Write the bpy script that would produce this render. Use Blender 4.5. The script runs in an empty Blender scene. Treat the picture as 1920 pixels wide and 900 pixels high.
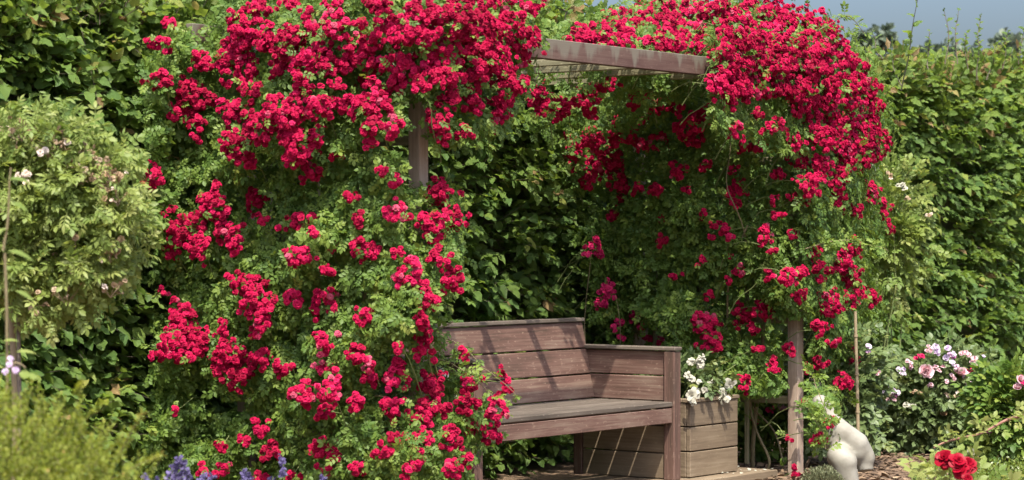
import bpy, bmesh, math, random
import numpy as np
from mathutils import Vector, Matrix

random.seed(7)
rng = np.random.default_rng(11)
sc = bpy.context.scene
COL = sc.collection

# ------------------------------------------------------------------ camera, sky, sun, exposure
F, CX, HY, H = 4600.0, 960.0, 455.0, 1.30      # focal length in photo pixels, principal x, horizon y, eye height
cam_d = bpy.data.cameras.new('camera')
cam = bpy.data.objects.new('camera', cam_d)
COL.objects.link(cam)
cam.location = (0, 0, H)
cam.rotation_euler = (math.radians(90), 0, 0)
cam_d.sensor_width = 36.0
cam_d.lens = 36.0 * F / 1920.0
cam_d.shift_y = 5.0 / 1920.0
cam_d.clip_end = 2000
cam_d.dof.use_dof = True
cam_d.dof.focus_distance = 12.2
cam_d.dof.aperture_fstop = 5.6
sc.camera = cam

ANG = math.radians(53.5)
A = np.array([math.cos(ANG), math.sin(ANG), 0.0])     # along the pergola front, away to the right
B = np.array([-math.sin(ANG), math.cos(ANG), 0.0])    # towards the hedge
UP = np.array([0.0, 0.0, 1.0])
O = np.array([-0.42, 11.0, 0.0])                      # foot of the near front post

L_s, L_t = 0.42, 0.41                                 # sunlight travel per metre of drop
Ld = L_s * A + L_t * B - UP
Ld = Ld / np.linalg.norm(Ld)
elev = math.asin(-Ld[2])
to_sun = -Ld
w = bpy.data.worlds.new('World')
sc.world = w
w.use_nodes = True
wn = w.node_tree
bg = wn.nodes['Background']
sky = wn.nodes.new('ShaderNodeTexSky')
sky.sky_type = 'NISHITA'
sky.sun_disc = False
sky.sun_elevation = elev
sky.sun_rotation = math.atan2(to_sun[0], to_sun[1])
sky.air_density = 1.0
sky.dust_density = 6.6
sky.ozone_density = 6.0
wn.links.new(sky.outputs[0], bg.inputs[0])
bg.inputs[1].default_value = 0.100
sun_d = bpy.data.lights.new('sun', 'SUN')
sun_d.energy = 2.7
sun_d.angle = math.radians(0.53)
sun_d.color = (1.0, 0.94, 0.82)
sun = bpy.data.objects.new('sun', sun_d)
COL.objects.link(sun)
sun.rotation_euler = Vector(Ld).to_track_quat('-Z', 'Y').to_euler()
sc.view_settings.view_transform = 'Standard'
sc.view_settings.look = 'None'
sc.view_settings.exposure = 1.62
sc.view_settings.gamma = 1.0
sc.cycles.max_bounces = 8
sc.cycles.diffuse_bounces = 5
sc.cycles.transmission_bounces = 5
sc.cycles.glossy_bounces = 2

# ------------------------------------------------------------------ helpers: space
def W(s, t, z=0.0):
    return O + s * A + t * B + z * UP

def at(x, y, D):
    return np.array([(x - CX) / F * D, D, H + (HY - y) / F * D])

def D_s(x, c):
    u = (x - CX) / F
    return (c + O @ A) / (u * A[0] + A[1])

def D_t(x, c):
    u = (x - CX) / F
    return (c + O @ B) / (u * B[0] + B[1])

def norm(v):
    return v / np.maximum(np.linalg.norm(v, axis=-1, keepdims=True), 1e-9)

class Waves:
    """smooth pseudo noise: a sum of sines, about -1..1"""
    def __init__(self, seed, n, freq, dim=3):
        r = np.random.default_rng(seed)
        d = norm(r.normal(size=(n, dim)))
        self.k = d * freq * r.uniform(0.5, 1.8, size=(n, 1))
        self.p = r.uniform(0, 6.28, n)
        self.n = n
    def __call__(self, P):
        return np.sin(P @ self.k.T + self.p).sum(1) / math.sqrt(self.n)

def inside(poly, x, y):
    poly = np.asarray(poly, float)
    res = np.zeros(len(x), bool)
    j = len(poly) - 1
    for i in range(len(poly)):
        xi, yi = poly[i]; xj, yj = poly[j]
        c = ((yi > y) != (yj > y)) & (x < (xj - xi) * (y - yi) / (yj - yi + 1e-12) + xi)
        res ^= c
        j = i
    return res

# ------------------------------------------------------------------ helpers: objects
def tag(o, label=None, cat=None, group=None, kind=None):
    if label: o['label'] = label
    if cat: o['category'] = cat
    if group: o['group'] = group
    if kind: o['kind'] = kind
    return o

def thing(name, label, cat, loc, group=None, rz=0.0):
    o = bpy.data.objects.new(name, None)
    COL.objects.link(o)
    o.empty_display_size = 0.1
    o.location = tuple(loc)
    o.rotation_euler = (0, 0, rz)
    return tag(o, label, cat, group)

def root_loc(o):
    p = np.zeros(3)
    while o is not None:
        p = p + np.array(o.location); o = o.parent
    return p

def mesh_from(name, chunks, mats):
    """chunks: list of (verts, quads, uv per vertex, rnd per vertex, material index)"""
    nv = 0; V = []; Q = []; U = []; R = []; M = []
    for v, q, u, r, m in chunks:
        V.append(v); Q.append(q + nv); U.append(u); R.append(r)
        M.append(np.full(len(q), m, np.int32)); nv += len(v)
    V = np.concatenate(V).astype(np.float32); Q = np.concatenate(Q).astype(np.int32)
    U = np.concatenate(U).astype(np.float32); R = np.concatenate(R).astype(np.float32); M = np.concatenate(M)
    me = bpy.data.meshes.new(name)
    me.vertices.add(len(V)); me.vertices.foreach_set('co', V.ravel())
    me.loops.add(len(Q) * 4); me.loops.foreach_set('vertex_index', Q.ravel())
    me.polygons.add(len(Q)); me.polygons.foreach_set('loop_start', np.arange(0, len(Q) * 4, 4, dtype=np.int32))
    me.polygons.foreach_set('material_index', M)
    uv = me.uv_layers.new(name='UVMap')
    uv.data.foreach_set('uv', U[Q.ravel()].ravel())
    at_ = me.attributes.new('rnd', 'FLOAT', 'POINT')
    at_.data.foreach_set('value', R)
    for m in (mats if isinstance(mats, (list, tuple)) else [mats]):
        me.materials.append(m)
    me.update(calc_edges=True)
    return me

def build(name, chunks, mats, parent=None, origin=None, smooth=False):
    """world-space chunks -> one mesh object; origin: world point for its own origin"""
    pl = root_loc(parent) if parent is not None else np.zeros(3)
    og = pl if origin is None else np.asarray(origin, float)
    chunks = [(v - og, q, u, r, m) for v, q, u, r, m in chunks]
    me = mesh_from(name, chunks, mats)
    if smooth:
        me.polygons.foreach_set('use_smooth', np.ones(len(me.polygons), bool))
    o = bpy.data.objects.new(name, me)
    COL.objects.link(o)
    o.location = tuple(og - pl)
    if parent is not None: o.parent = parent
    return o

def inst(tm, R, pos, scale, rnd, m=0):
    """template (verts, quads, uv) at N frames"""
    v, q, u = tm
    N = len(pos)
    scale = np.asarray(scale, float)
    sv = scale[:, None, None] if scale.ndim == 1 else scale[:, None, :]
    P = np.einsum('nij,nvj->nvi', R, v[None] * sv) + pos[:, None, :]
    Q = q[None] + (np.arange(N) * len(v))[:, None, None]
    return (P.reshape(-1, 3), Q.reshape(-1, 4), np.tile(u, (N, 1)), np.repeat(rnd, len(v)), m)

def frames(axis, nrm):
    y = norm(axis)
    z = norm(nrm - (nrm * y).sum(1, keepdims=True) * y)
    x = np.cross(y, z)
    return np.stack([x, y, z], axis=2)

def grid_quads(nu, nv):
    q = []
    for j in range(nv):
        for i in range(nu):
            k = j * (nu + 1) + i
            q.append((k, k + 1, k + nu + 2, k + nu + 1))
    return np.array(q)

def leaf_tm(width=0.6, prof=(0.05, 0.55, 0.95, 1.0, 0.72, 0.03), fold=0.25, curl=0.25, wav=0.0):
    """unit length leaf along +y, normal +z"""
    n = len(prof) - 1
    v = []; u = []
    for j, p in enumerate(prof):
        f = j / n
        for i in (-1, 0, 1):
            hw = p * width / 2
            z = abs(i) * hw * fold - curl * f * f + wav * abs(i) * hw * math.sin(j * 2.4 + i)
            v.append((i * hw, f, z)); u.append((i * 0.5 * p + 0.5, f))
    return np.array(v), grid_quads(2, n), np.array(u)

LEAF_HORN = [leaf_tm(0.62, (0.04, 0.75, 1.0, 0.9, 0.5, 0.02), 0.22, 0.22, 0.3),
             leaf_tm(0.56, (0.04, 0.7, 1.0, 0.92, 0.55, 0.02), 0.35, 0.38, -0.3),
             leaf_tm(0.66, (0.04, 0.8, 1.0, 0.85, 0.45, 0.02), 0.12, 0.1, 0.4)]
LEAFLET = leaf_tm(0.58, (0.06, 0.95, 0.95, 0.05), 0.22, 0.15)
LEAF_LONG = leaf_tm(0.36, (0.05, 0.8, 1.0, 0.7, 0.05), 0.2, 0.35)
LEAF_BOX = leaf_tm(0.55, (0.1, 1.0, 0.1), 0.15, 0.1)

def compound(nl=7, ls=0.36, seed=0, base=LEAFLET):
    """pinnate rose leaf of unit length"""
    r = np.random.default_rng(seed)
    pairs = (nl - 1) // 2
    pos = []; ax = []; nr = []; scl = []
    for k in range(pairs):
        f = 0.28 + 0.42 * k / max(pairs - 1, 1)
        for sd in (-1, 1):
            pos.append((sd * 0.02, f, -0.12 * f * f + 0.02))
            ax.append((sd * (1.0 + r.uniform(-.2, .2)), 0.55 + r.uniform(-.2, .2), -0.15 + r.uniform(-.15, .15)))
            nr.append((sd * 0.1 + r.uniform(-.25, .25), r.uniform(-.3, .2), 1)); scl.append(ls * (0.8 + 0.2 * k / pairs) * r.uniform(.9, 1.1))
    pos.append((0, 0.72, -0.06)); ax.append((r.uniform(-.1, .1), 1, -0.3)); nr.append((0, .2, 1)); scl.append(ls * 1.15)
    c = inst(base, frames(np.array(ax, float), np.array(nr, float)), np.array(pos, float), np.array(scl), np.zeros(len(pos)))
    st_v = np.array([(-.012, 0, 0), (.012, 0, 0), (-.01, .36, -.015), (.01, .36, -.015), (-.006, .74, -.065), (.006, .74, -.065)])
    st_q = np.array([(0, 1, 3, 2), (2, 3, 5, 4)]) + len(c[0])
    return (np.concatenate([c[0], st_v]), np.concatenate([c[1], st_q]), np.concatenate([c[2], np.full((6, 2), 0.5)]))

COMP = [compound(7, .36, 1), compound(7, .34, 2), compound(5, .40, 3), compound(7, .33, 4)]

def petal_tm(wid, cup, curl, nv=3):
    v = []; u = []
    for j in range(nv + 1):
        f = j / nv
        hw = wid * (0.25 + 0.75 * math.sin(min(1.0, f * 1.15) * math.pi / 2)) * (1.0 if j < nv else 0.72)
        for i in (-1, 0, 1):
            z = cup * f * (0.3 + .7 * f) - curl * f ** 3 + 0.28 * abs(i) * hw * (1 - f * .5)
            y = f * (1.0 if i == 0 else (0.94 if j == nv else 1.0))
            v.append((i * hw, y, z)); u.append((i * .5 + .5, f))
    return np.array(v), grid_quads(2, nv), np.array(u)

def bloom_tm(rings, seed, open_=1.0, jit=0.18, rise=.0):
    """a double rose, unit radius, facing +z. rings: (count, radius, lift, width, cup, curl)"""
    r = np.random.default_rng(seed)
    V = []; Q = []; U = []; nv = 0
    for n, rad, lift, wid, cup, curl in rings:
        tm = petal_tm(wid, cup, curl)
        off = r.uniform(0, 6.28)
        for k in range(n):
            a = off + 6.2832 * k / n + r.normal() * .12
            tilt = lift + r.normal() * jit
            sc_ = rad * r.uniform(.88, 1.1)
            v = tm[0] * sc_
            ct, st = math.cos(tilt), math.sin(tilt)
            v = np.stack([v[:, 0], v[:, 1] * ct - v[:, 2] * st, v[:, 1] * st + v[:, 2] * ct], 1)
            ca, sa = math.cos(a), math.sin(a)
            v = np.stack([v[:, 0] * ca - v[:, 1] * sa, v[:, 0] * sa + v[:, 1] * ca, v[:, 2] + (0.06 if rad < .8 else 0) + rise * (1 - rad)], 1)
            V.append(v); Q.append(tm[1] + nv); U.append(tm[2]); nv += len(v)
    return np.concatenate(V), np.concatenate(Q), np.concatenate(U)

POMPON = [bloom_tm([(7, 1.0, .10, .46, .25, .45), (6, .84, .42, .5, .25, .5), (6, .62, .72, .6, .2, .5), (4, .40, .95, .7, .1, .5)], k, jit=.32, rise=.55) for k in range(8)]
BIGROSE = [bloom_tm([(8, 1.0, .05, .46, .3, .5), (8, .92, .3, .46, .35, .5), (8, .8, .55, .46, .35, .5), (8, .66, .8, .46, .3, .45), (7, .5, 1.0, .48, .25, .4), (6, .34, 1.2, .5, .2, .4)], 20 + k, jit=.28, rise=.35) for k in range(3)]
CUPROSE = [bloom_tm([(6, 1.0, .5, .62, .4, .25), (6, .95, .85, .62, .4, .1), (5, .85, 1.15, .6, .3, .1), (4, .6, 1.35, .55, .1, .2)], 30 + k, jit=.1) for k in range(3)]
RAGGED = [bloom_tm([(7, 1.0, .15, .38, .25, .7), (6, .85, .5, .4, .3, .7), (4, .5, .9, .4, .2, .5)], 70 + k, jit=.5) for k in range(4)]
OPENROSE = [bloom_tm([(6, 1.0, .25, .58, .3, .35), (5, .75, .6, .6, .3, .3), (5, .45, 1.0, .5, .2, .2)], 40 + k, jit=.3) for k in range(3)]

def tube(pts, r0, r1, sides=6, rnd=0.5, m=0):
    pts = np.asarray(pts, float)
    n = len(pts)
    d = norm(np.gradient(pts, axis=0))
    ref = np.array([0.31, 0.52, 0.79])
    e1 = norm(np.cross(d, ref)); e2 = np.cross(d, e1)
    ang = np.arange(sides) * 2 * math.pi / sides
    rr = np.linspace(r0, r1, n)
    V = (pts[:, None] + rr[:, None, None] * (np.cos(ang)[None, :, None] * e1[:, None] + np.sin(ang)[None, :, None] * e2[:, None])).reshape(-1, 3)
    Q = []
    for j in range(n - 1):
        for i in range(sides):
            k = (i + 1) % sides
            Q.append((j * sides + i, j * sides + k, (j + 1) * sides + k, (j + 1) * sides + i))
    ln = np.concatenate([[0], np.cumsum(np.linalg.norm(np.diff(pts, axis=0), axis=1))])
    U = np.stack([np.repeat(ln, sides), np.tile(np.arange(sides) / sides * .2, n)], 1)
    return V, np.array(Q), U, np.full(len(V), rnd), m

def curve_pts(p0, p1, sag=0.0, n=8, wob=0.0, seed=0):
    r = np.random.default_rng(seed)
    p0 = np.asarray(p0, float); p1 = np.asarray(p1, float)
    f = np.linspace(0, 1, n)[:, None]
    P = p0 + (p1 - p0) * f
    P[:, 2] += (sag * 4 * f * (1 - f))[:, 0]
    if wob:
        for _ in range(3):
            P = P + wob * np.sin(f * r.uniform(2, 9) + r.uniform(0, 6)) * r.normal(size=3) * (f * (1.2 - f))
    return P

class Boxes:
    """chamfered planks of one part, each with UVs in metres along its longest side"""
    def __init__(self): self.c = []
    def add(self, lo, hi, ch=0.004, shear=None, m=0):
        lo = np.array(lo, float); hi = np.array(hi, float)
        bm = bmesh.new()
        bmesh.ops.create_cube(bm, size=1.0)
        for v in bm.verts:
            v.co = Vector(lo + (np.array(v.co) + .5) * (hi - lo))
        if ch: bmesh.ops.bevel(bm, geom=bm.edges[:], offset=min(ch, (hi - lo).min() * .3), segments=1, affect='EDGES', profile=0.5)
        ext = hi - lo
        la = int(np.argmax(ext)); oth = [i for i in range(3) if i != la]
        V = []; Q = []; U = []
        ou, ov = random.uniform(0, 40), random.uniform(0, 40)
        for f in bm.faces:
            vs = [np.array(v.co) for v in f.verts]
            n_ = np.array(f.normal)
            if len(vs) == 3: vs = vs + [vs[2]]
            k = len(V)
            # across coordinate: the other axis least along the face normal
            ac = oth[0] if abs(n_[oth[0]]) < abs(n_[oth[1]]) else oth[1]
            for v in vs:
                V.append(v)
                if abs(n_[la]) > .8: U.append((ou + v[oth[0]] * .1, ov + v[oth[1]]))
                else: U.append((ou + v[la] - lo[la], ov + v[ac] - lo[ac]))
            Q.append((k, k + 1, k + 2, k + 3))
        bm.free()
        V = np.array(V)
        if shear is not None: V = shear(V)
        self.c.append((V, np.array(Q), np.array(U), np.full(len(V), random.random()), m))
        return self
    def build(self, name, mat, parent):
        # box coordinates are local to the parent (s, t, z of the pergola frame)
        me = mesh_from(name, self.c, mat)
        bm = bmesh.new(); bm.from_mesh(me)
        bmesh.ops.remove_doubles(bm, verts=bm.verts[:], dist=1e-6)
        for f in bm.faces: f.smooth = False
        bm.to_mesh(me); bm.free()
        o = bpy.data.objects.new(name, me); COL.objects.link(o); o.parent = parent
        return o

# ------------------------------------------------------------------ materials
def mat(name):
    m = bpy.data.materials.new(name); m.use_nodes = True
    nt = m.node_tree
    return m, nt, nt.nodes, nt.links, nt.nodes['Principled BSDF']

def ramp(nt, stops):
    r = nt.nodes.new('ShaderNodeValToRGB')
    e = r.color_ramp.elements
    while len(e) < len(stops): e.new(0.5)
    for k, (p, c) in enumerate(stops):
        e[k].position = p; e[k].color = (*c, 1)
    return r

def attr(nt, n='rnd'):
    a = nt.nodes.new('ShaderNodeAttribute'); a.attribute_name = n
    return a

def leaf_mat(name, stops, rough=0.42, trans=0.28, veins=0.0, spec=0.45):
    m, nt, N, L, p = mat(name)
    a = attr(nt); r = ramp(nt, stops)
    L.new(a.outputs['Fac'], r.inputs['Fac'])
    L.new(r.outputs[0], p.inputs['Base Color'])
    p.inputs['Roughness'].default_value = rough
    p.inputs['Specular IOR Level'].default_value = spec
    if veins:
        uv = N.new('ShaderNodeUVMap'); sep = N.new('ShaderNodeSeparateXYZ'); L.new(uv.outputs[0], sep.inputs[0])
        ab = N.new('ShaderNodeMath'); ab.operation = 'SUBTRACT'; L.new(sep.outputs[0], ab.inputs[0]); ab.inputs[1].default_value = .5
        ab2 = N.new('ShaderNodeMath'); ab2.operation = 'ABSOLUTE'; L.new(ab.outputs[0], ab2.inputs[0])
        ml = N.new('ShaderNodeMath'); ml.operation = 'MULTIPLY_ADD'; L.new(ab2.outputs[0], ml.inputs[0]); ml.inputs[1].default_value = -0.75; L.new(sep.outputs[1], ml.inputs[2])
        sn = N.new('ShaderNodeMath'); sn.operation = 'MULTIPLY'; L.new(ml.outputs[0], sn.inputs[0]); sn.inputs[1].default_value = 58.0
        s2 = N.new('ShaderNodeMath'); s2.operation = 'SINE'; L.new(sn.outputs[0], s2.inputs[0])
        bp = N.new('ShaderNodeBump'); bp.inputs['Strength'].default_value = veins; bp.inputs['Distance'].default_value = 0.004
        L.new(s2.outputs[0], bp.inputs['Height']); L.new(bp.outputs[0], p.inputs['Normal'])
    tr = N.new('ShaderNodeBsdfTranslucent')
    hs = N.new('ShaderNodeHueSaturation'); hs.inputs['Hue'].default_value = .485; hs.inputs['Value'].default_value = 1.5; hs.inputs['Saturation'].default_value = 1.1
    L.new(r.outputs[0], hs.inputs['Color']); L.new(hs.outputs[0], tr.inputs[0])
    mx = N.new('ShaderNodeMixShader'); mx.inputs[0].default_value = trans
    L.new(p.outputs[0], mx.inputs[1]); L.new(tr.outputs[0], mx.inputs[2])
    L.new(mx.outputs[0], N['Material Output'].inputs[0])
    return m

M = {}
M['hornbeam'] = leaf_mat('hornbeam leaf', [(0, (0.070, 0.140, 0.037)), (.45, (0.130, 0.211, 0.047)), (.8, (0.180, 0.258, 0.050)), (.93, (0.262, 0.294, 0.066)), (1, (0.306, 0.211, 0.091))], .5, .40, .55, .35)
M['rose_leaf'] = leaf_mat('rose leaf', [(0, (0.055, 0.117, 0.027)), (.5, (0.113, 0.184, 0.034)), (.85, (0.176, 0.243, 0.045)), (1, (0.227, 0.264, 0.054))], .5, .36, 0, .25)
M['rose_leaf_dark'] = leaf_mat('glossy dark rose leaf', [(0, (.026, .060, .030)), (.6, (.050, .098, .042)), (1, (.080, .130, .050))], .42, .2, 0, .4)
M['pale_leaf'] = leaf_mat('light green rose leaf', [(0, (0.121, 0.184, 0.040)), (.6, (0.202, 0.256, 0.062)), (1, (0.273, 0.297, 0.095))], .5, .38, 0, .3)
M['yew_leaf'] = leaf_mat('yellow green needle leaf', [(0, (0.140, 0.186, 0.025)), (.6, (0.235, 0.271, 0.041)), (.85, (0.290, 0.283, 0.062)), (1, (0.364, 0.217, 0.073))], .55, .38, 0, .25)
M['box_leaf'] = leaf_mat('box leaf', [(0, (0.068, 0.112, 0.014)), (1, (0.152, 0.192, 0.028))], .38, .25)
M['thyme_leaf'] = leaf_mat('grey green small leaf', [(0, (0.098, 0.112, 0.053)), (1, (0.180, 0.188, 0.098))], .6, .2)
M['shrub_leaf'] = leaf_mat('blue green rose leaf', [(0, (0.076, 0.120, 0.040)), (.7, (0.130, 0.180, 0.061)), (1, (0.194, 0.220, 0.061))], .5, .26)
M['tree_leaf'] = leaf_mat('far tree leaf', [(0, (.075, .105, .070)), (1, (.130, .165, .105))], .6, .25)  # distance haze is put into the colour as a paler, bluer green

def petal_mat(name, stops, trans=.25, rough=.5, edge=None):
    m, nt, N, L, p = mat(name)
    a = attr(nt); r = ramp(nt, stops)
    L.new(a.outputs['Fac'], r.inputs['Fac'])
    out = r.outputs[0]
    if edge:
        uv = N.new('ShaderNodeUVMap'); sep = N.new('ShaderNodeSeparateXYZ'); L.new(uv.outputs[0], sep.inputs[0])
        nz = N.new('ShaderNodeTexNoise'); nz.inputs['Scale'].default_value = 3; L.new(uv.outputs[0], nz.inputs['Vector'])
        ad = N.new('ShaderNodeMath'); ad.operation = 'MULTIPLY'; L.new(sep.outputs[1], ad.inputs[0]); L.new(nz.outputs[0], ad.inputs[1])
        mr = N.new('ShaderNodeMapRange'); L.new(ad.outputs[0], mr.inputs[0]); mr.inputs[1].default_value = .15; mr.inputs[2].default_value = .5
        mx = N.new('ShaderNodeMix'); mx.data_type = 'RGBA'; L.new(mr.outputs[0], mx.inputs[0]); L.new(out, mx.inputs[6]); mx.inputs[7].default_value = (*edge, 1)
        out = mx.outputs[2]
    L.new(out, p.inputs['Base Color'])
    p.inputs['Roughness'].default_value = rough
    p.inputs['Specular IOR Level'].default_value = .12
    tr = N.new('ShaderNodeBsdfTranslucent'); L.new(out, tr.inputs[0])
    mx2 = N.new('ShaderNodeMixShader'); mx2.inputs[0].default_value = trans
    L.new(p.outputs[0], mx2.inputs[1]); L.new(tr.outputs[0], mx2.inputs[2]); L.new(mx2.outputs[0], N['Material Output'].inputs[0])
    return m

M['red_petal'] = petal_mat('crimson petal', [(0, (.26, .003, .028)), (.3, (.39, .005, .048)), (.8, (.50, .008, .070)), (.96, (.53, .015, .095)), (1, (.50, .08, .14))], .28, .65)
M['magenta_petal'] = petal_mat('magenta pink petal', [(0, (.42, .010, .075)), (1, (.62, .030, .14))], .28)
M['pink_petal'] = petal_mat('pink petal fading to white', [(0, (.62, .20, .25)), (1, (.70, .34, .38))], .25, .5, (.72, .56, .58))
M['mauve_petal'] = petal_mat('mauve petal', [(0, (.42, .16, .26)), (1, (.55, .28, .36))], .25)
M['purple_petal'] = petal_mat('pale purple petal', [(0, (.55, .42, .60)), (.6, (.72, .62, .72)), (1, (.50, .10, .34))], .25)
M['white_petal'] = petal_mat('white petal', [(0, (0.446, 0.432, 0.343)), (1, (0.522, 0.506, 0.420))], .25)
M['big_red_petal'] = petal_mat('deep red petal', [(0, (.19, .002, .010)), (1, (.29, .004, .018))], .2, .42)
M['spent_petal'] = petal_mat('dry pale petal', [(0, (.30, .19, .11)), (.6, (.48, .36, .24)), (1, (.68, .58, .52))], .25, .7)
M['lavender'] = petal_mat('lavender floret', [(0, (0.112, 0.090, 0.210)), (1, (0.188, 0.158, 0.300))], .2, .7)

def bark_mat(name, c0, c1, sc_=30):
    m, nt, N, L, p = mat(name)
    tc = N.new('ShaderNodeUVMap'); nz = N.new('ShaderNodeTexNoise'); nz.inputs['Scale'].default_value = sc_; nz.inputs['Detail'].default_value = 5
    L.new(tc.outputs[0], nz.inputs['Vector'])
    r = ramp(nt, [(.3, c0), (.7, c1)]); L.new(nz.outputs[0], r.inputs[0]); L.new(r.outputs[0], p.inputs['Base Color'])
    p.inputs['Roughness'].default_value = .75
    return m

M['cane'] = bark_mat('rose cane', (.12, .10, .045), (.22, .17, .09))
M['green_stem'] = bark_mat('green stem', (.09, .13, .03), (.16, .18, .06))
M['red_cane'] = bark_mat('reddish cane', (.16, .07, .05), (.28, .14, .10))
M['bark'] = bark_mat('grey brown bark', (.08, .06, .045), (.17, .135, .10))
M['bamboo'] = bark_mat('bamboo', (0.210, 0.154, 0.084), (0.294, 0.231, 0.140), 12)
M['core'] = bark_mat('twig tone with painted shade', (.045, .06, .022), (.11, .13, .05), 25)  # twig and leaf tone, darkened to stand in for the hedge's inner shade

def wood_mat(name, c_dark, c_mid, c_pale, drips=None, spots=.5, grain=1.0):
    m, nt, N, L, p = mat(name)
    uv = N.new('ShaderNodeUVMap')
    mp = N.new('ShaderNodeMapping'); mp.inputs['Scale'].default_value = (1.6, 48, 1); L.new(uv.outputs[0], mp.inputs['Vector'])
    g = N.new('ShaderNodeTexNoise'); g.inputs['Scale'].default_value = 1.6; g.inputs['Detail'].default_value = 6; g.inputs['Roughness'].default_value = .65; g.inputs['Distortion'].default_value = .35
    L.new(mp.outputs[0], g.inputs['Vector'])
    mp2 = N.new('ShaderNodeMapping'); mp2.inputs['Scale'].default_value = (2.2, 7, 1); L.new(uv.outputs[0], mp2.inputs['Vector'])
    b = N.new('ShaderNodeTexNoise'); b.inputs['Scale'].default_value = 1.5; b.inputs['Detail'].default_value = 4; L.new(mp2.outputs[0], b.inputs['Vector'])
    r = ramp(nt, [(.28, c_dark), (.5, c_mid), (.74, c_pale)])
    mixf = N.new('ShaderNodeMath'); mixf.operation = 'MULTIPLY_ADD'; L.new(g.outputs[0], mixf.inputs[0]); mixf.inputs[1].default_value = .62 * grain
    sb = N.new('ShaderNodeMath'); sb.operation = 'MULTIPLY_ADD'; L.new(b.outputs[0], sb.inputs[0]); sb.inputs[1].default_value = .62; sb.inputs[2].default_value = -.12 + .31 * (1 - grain)
    L.new(sb.outputs[0], mixf.inputs[2])
    a = attr(nt)
    ad = N.new('ShaderNodeMath'); ad.operation = 'MULTIPLY_ADD'; L.new(a.outputs['Fac'], ad.inputs[0]); ad.inputs[1].default_value = .16; 
    ad2 = N.new('ShaderNodeMath'); ad2.operation = 'SUBTRACT'; L.new(mixf.outputs[0], ad2.inputs[0]); ad2.inputs[1].default_value = .08
    L.new(ad2.outputs[0], ad.inputs[2])
    L.new(ad.outputs[0], r.inputs[0])
    out = r.outputs[0]
    # pale weathering flecks
    sp = N.new('ShaderNodeTexNoise'); sp.inputs['Scale'].default_value = 70; sp.inputs['Detail'].default_value = 3
    mp3 = N.new('ShaderNodeMapping'); mp3.inputs['Scale'].default_value = (.45, 1, 1); L.new(uv.outputs[0], mp3.inputs['Vector']); L.new(mp3.outputs[0], sp.inputs['Vector'])
    mr = N.new('ShaderNodeMapRange'); L.new(sp.outputs[0], mr.inputs[0]); mr.inputs[1].default_value = .60; mr.inputs[2].default_value = .72; mr.inputs[4].default_value = spots
    mx = N.new('ShaderNodeMix'); mx.data_type = 'RGBA'; L.new(mr.outputs[0], mx.inputs[0]); L.new(out, mx.inputs[6]); mx.inputs[7].default_value = (*[min(.5, c * 1.5) for c in c_pale], 1)
    out = mx.outputs[2]
    if drips:
        # lichen runs that start at the top edge (local z) of the beam
        tco = N.new('ShaderNodeTexCoord'); se = N.new('ShaderNodeSeparateXYZ'); L.new(tco.outputs['Object'], se.inputs[0])
        cb = N.new('ShaderNodeCombineXYZ'); L.new(se.outputs[0], cb.inputs[0])
        sz = N.new('ShaderNodeMath'); sz.operation = 'MULTIPLY'; L.new(se.outputs[2], sz.inputs[0]); sz.inputs[1].default_value = .12; L.new(sz.outputs[0], cb.inputs[2])
        dn = N.new('ShaderNodeTexNoise'); dn.inputs['Scale'].default_value = 14; dn.inputs['Detail'].default_value = 4; L.new(cb.outputs[0], dn.inputs['Vector'])
        hgt = N.new('ShaderNodeMapRange'); L.new(se.outputs[2], hgt.inputs[0]); hgt.inputs[1].default_value = drips[0]; hgt.inputs[2].default_value = drips[1]; hgt.inputs[3].default_value = -.13; hgt.inputs[4].default_value = .13
        su = N.new('ShaderNodeMath'); su.operation = 'ADD'; L.new(dn.outputs[0], su.inputs[0]); L.new(hgt.outputs[0], su.inputs[1])
        m2 = N.new('ShaderNodeMapRange'); L.new(su.outputs[0], m2.inputs[0]); m2.inputs[1].default_value = .48; m2.inputs[2].default_value = .60; m2.inputs[4].default_value = .85
        mx2 = N.new('ShaderNodeMix'); mx2.data_type = 'RGBA'; L.new(m2.outputs[0], mx2.inputs[0]); L.new(out, mx2.inputs[6]); mx2.inputs[7].default_value = (.145, .13, .10, 1)
        out = mx2.outputs[2]
    L.new(out, p.inputs['Base Color'])
    p.inputs['Roughness'].default_value = .68
    p.inputs['Specular IOR Level'].default_value = .3
    bp = N.new('ShaderNodeBump'); bp.inputs['Strength'].default_value = .35; bp.inputs['Distance'].default_value = .003
    L.new(g.outputs[0], bp.inputs['Height']); L.new(bp.outputs[0], p.inputs['Normal'])
    return m

M['bench_wood'] = wood_mat('weathered reddish hardwood', (0.063, 0.040, 0.029), (0.123, 0.068, 0.052), (0.195, 0.138, 0.103), None, .55, 1.35)
M['seat_wood'] = wood_mat('grey weathered seat wood', (0.054, 0.044, 0.034), (0.098, 0.078, 0.061), (0.153, 0.127, 0.101))
M['planter_wood'] = wood_mat('grey brown planter wood', (0.102, 0.073, 0.048), (0.174, 0.129, 0.084), (0.244, 0.191, 0.131), None, .25)
M['pergola_wood'] = wood_mat('silvered reddish post wood', (0.138, 0.094, 0.070), (0.265, 0.191, 0.146), (0.385, 0.301, 0.235), None, .4)
M['beam_wood'] = wood_mat('reddish beam with lichen runs', (0.046, 0.025, 0.020), (0.082, 0.044, 0.036), (0.125, 0.080, 0.063), (2.17, 2.265), .5)
M['rail_wood'] = wood_mat('green grey trellis wood', (0.109, 0.096, 0.054), (0.192, 0.173, 0.099), (0.294, 0.269, 0.166))

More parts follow.
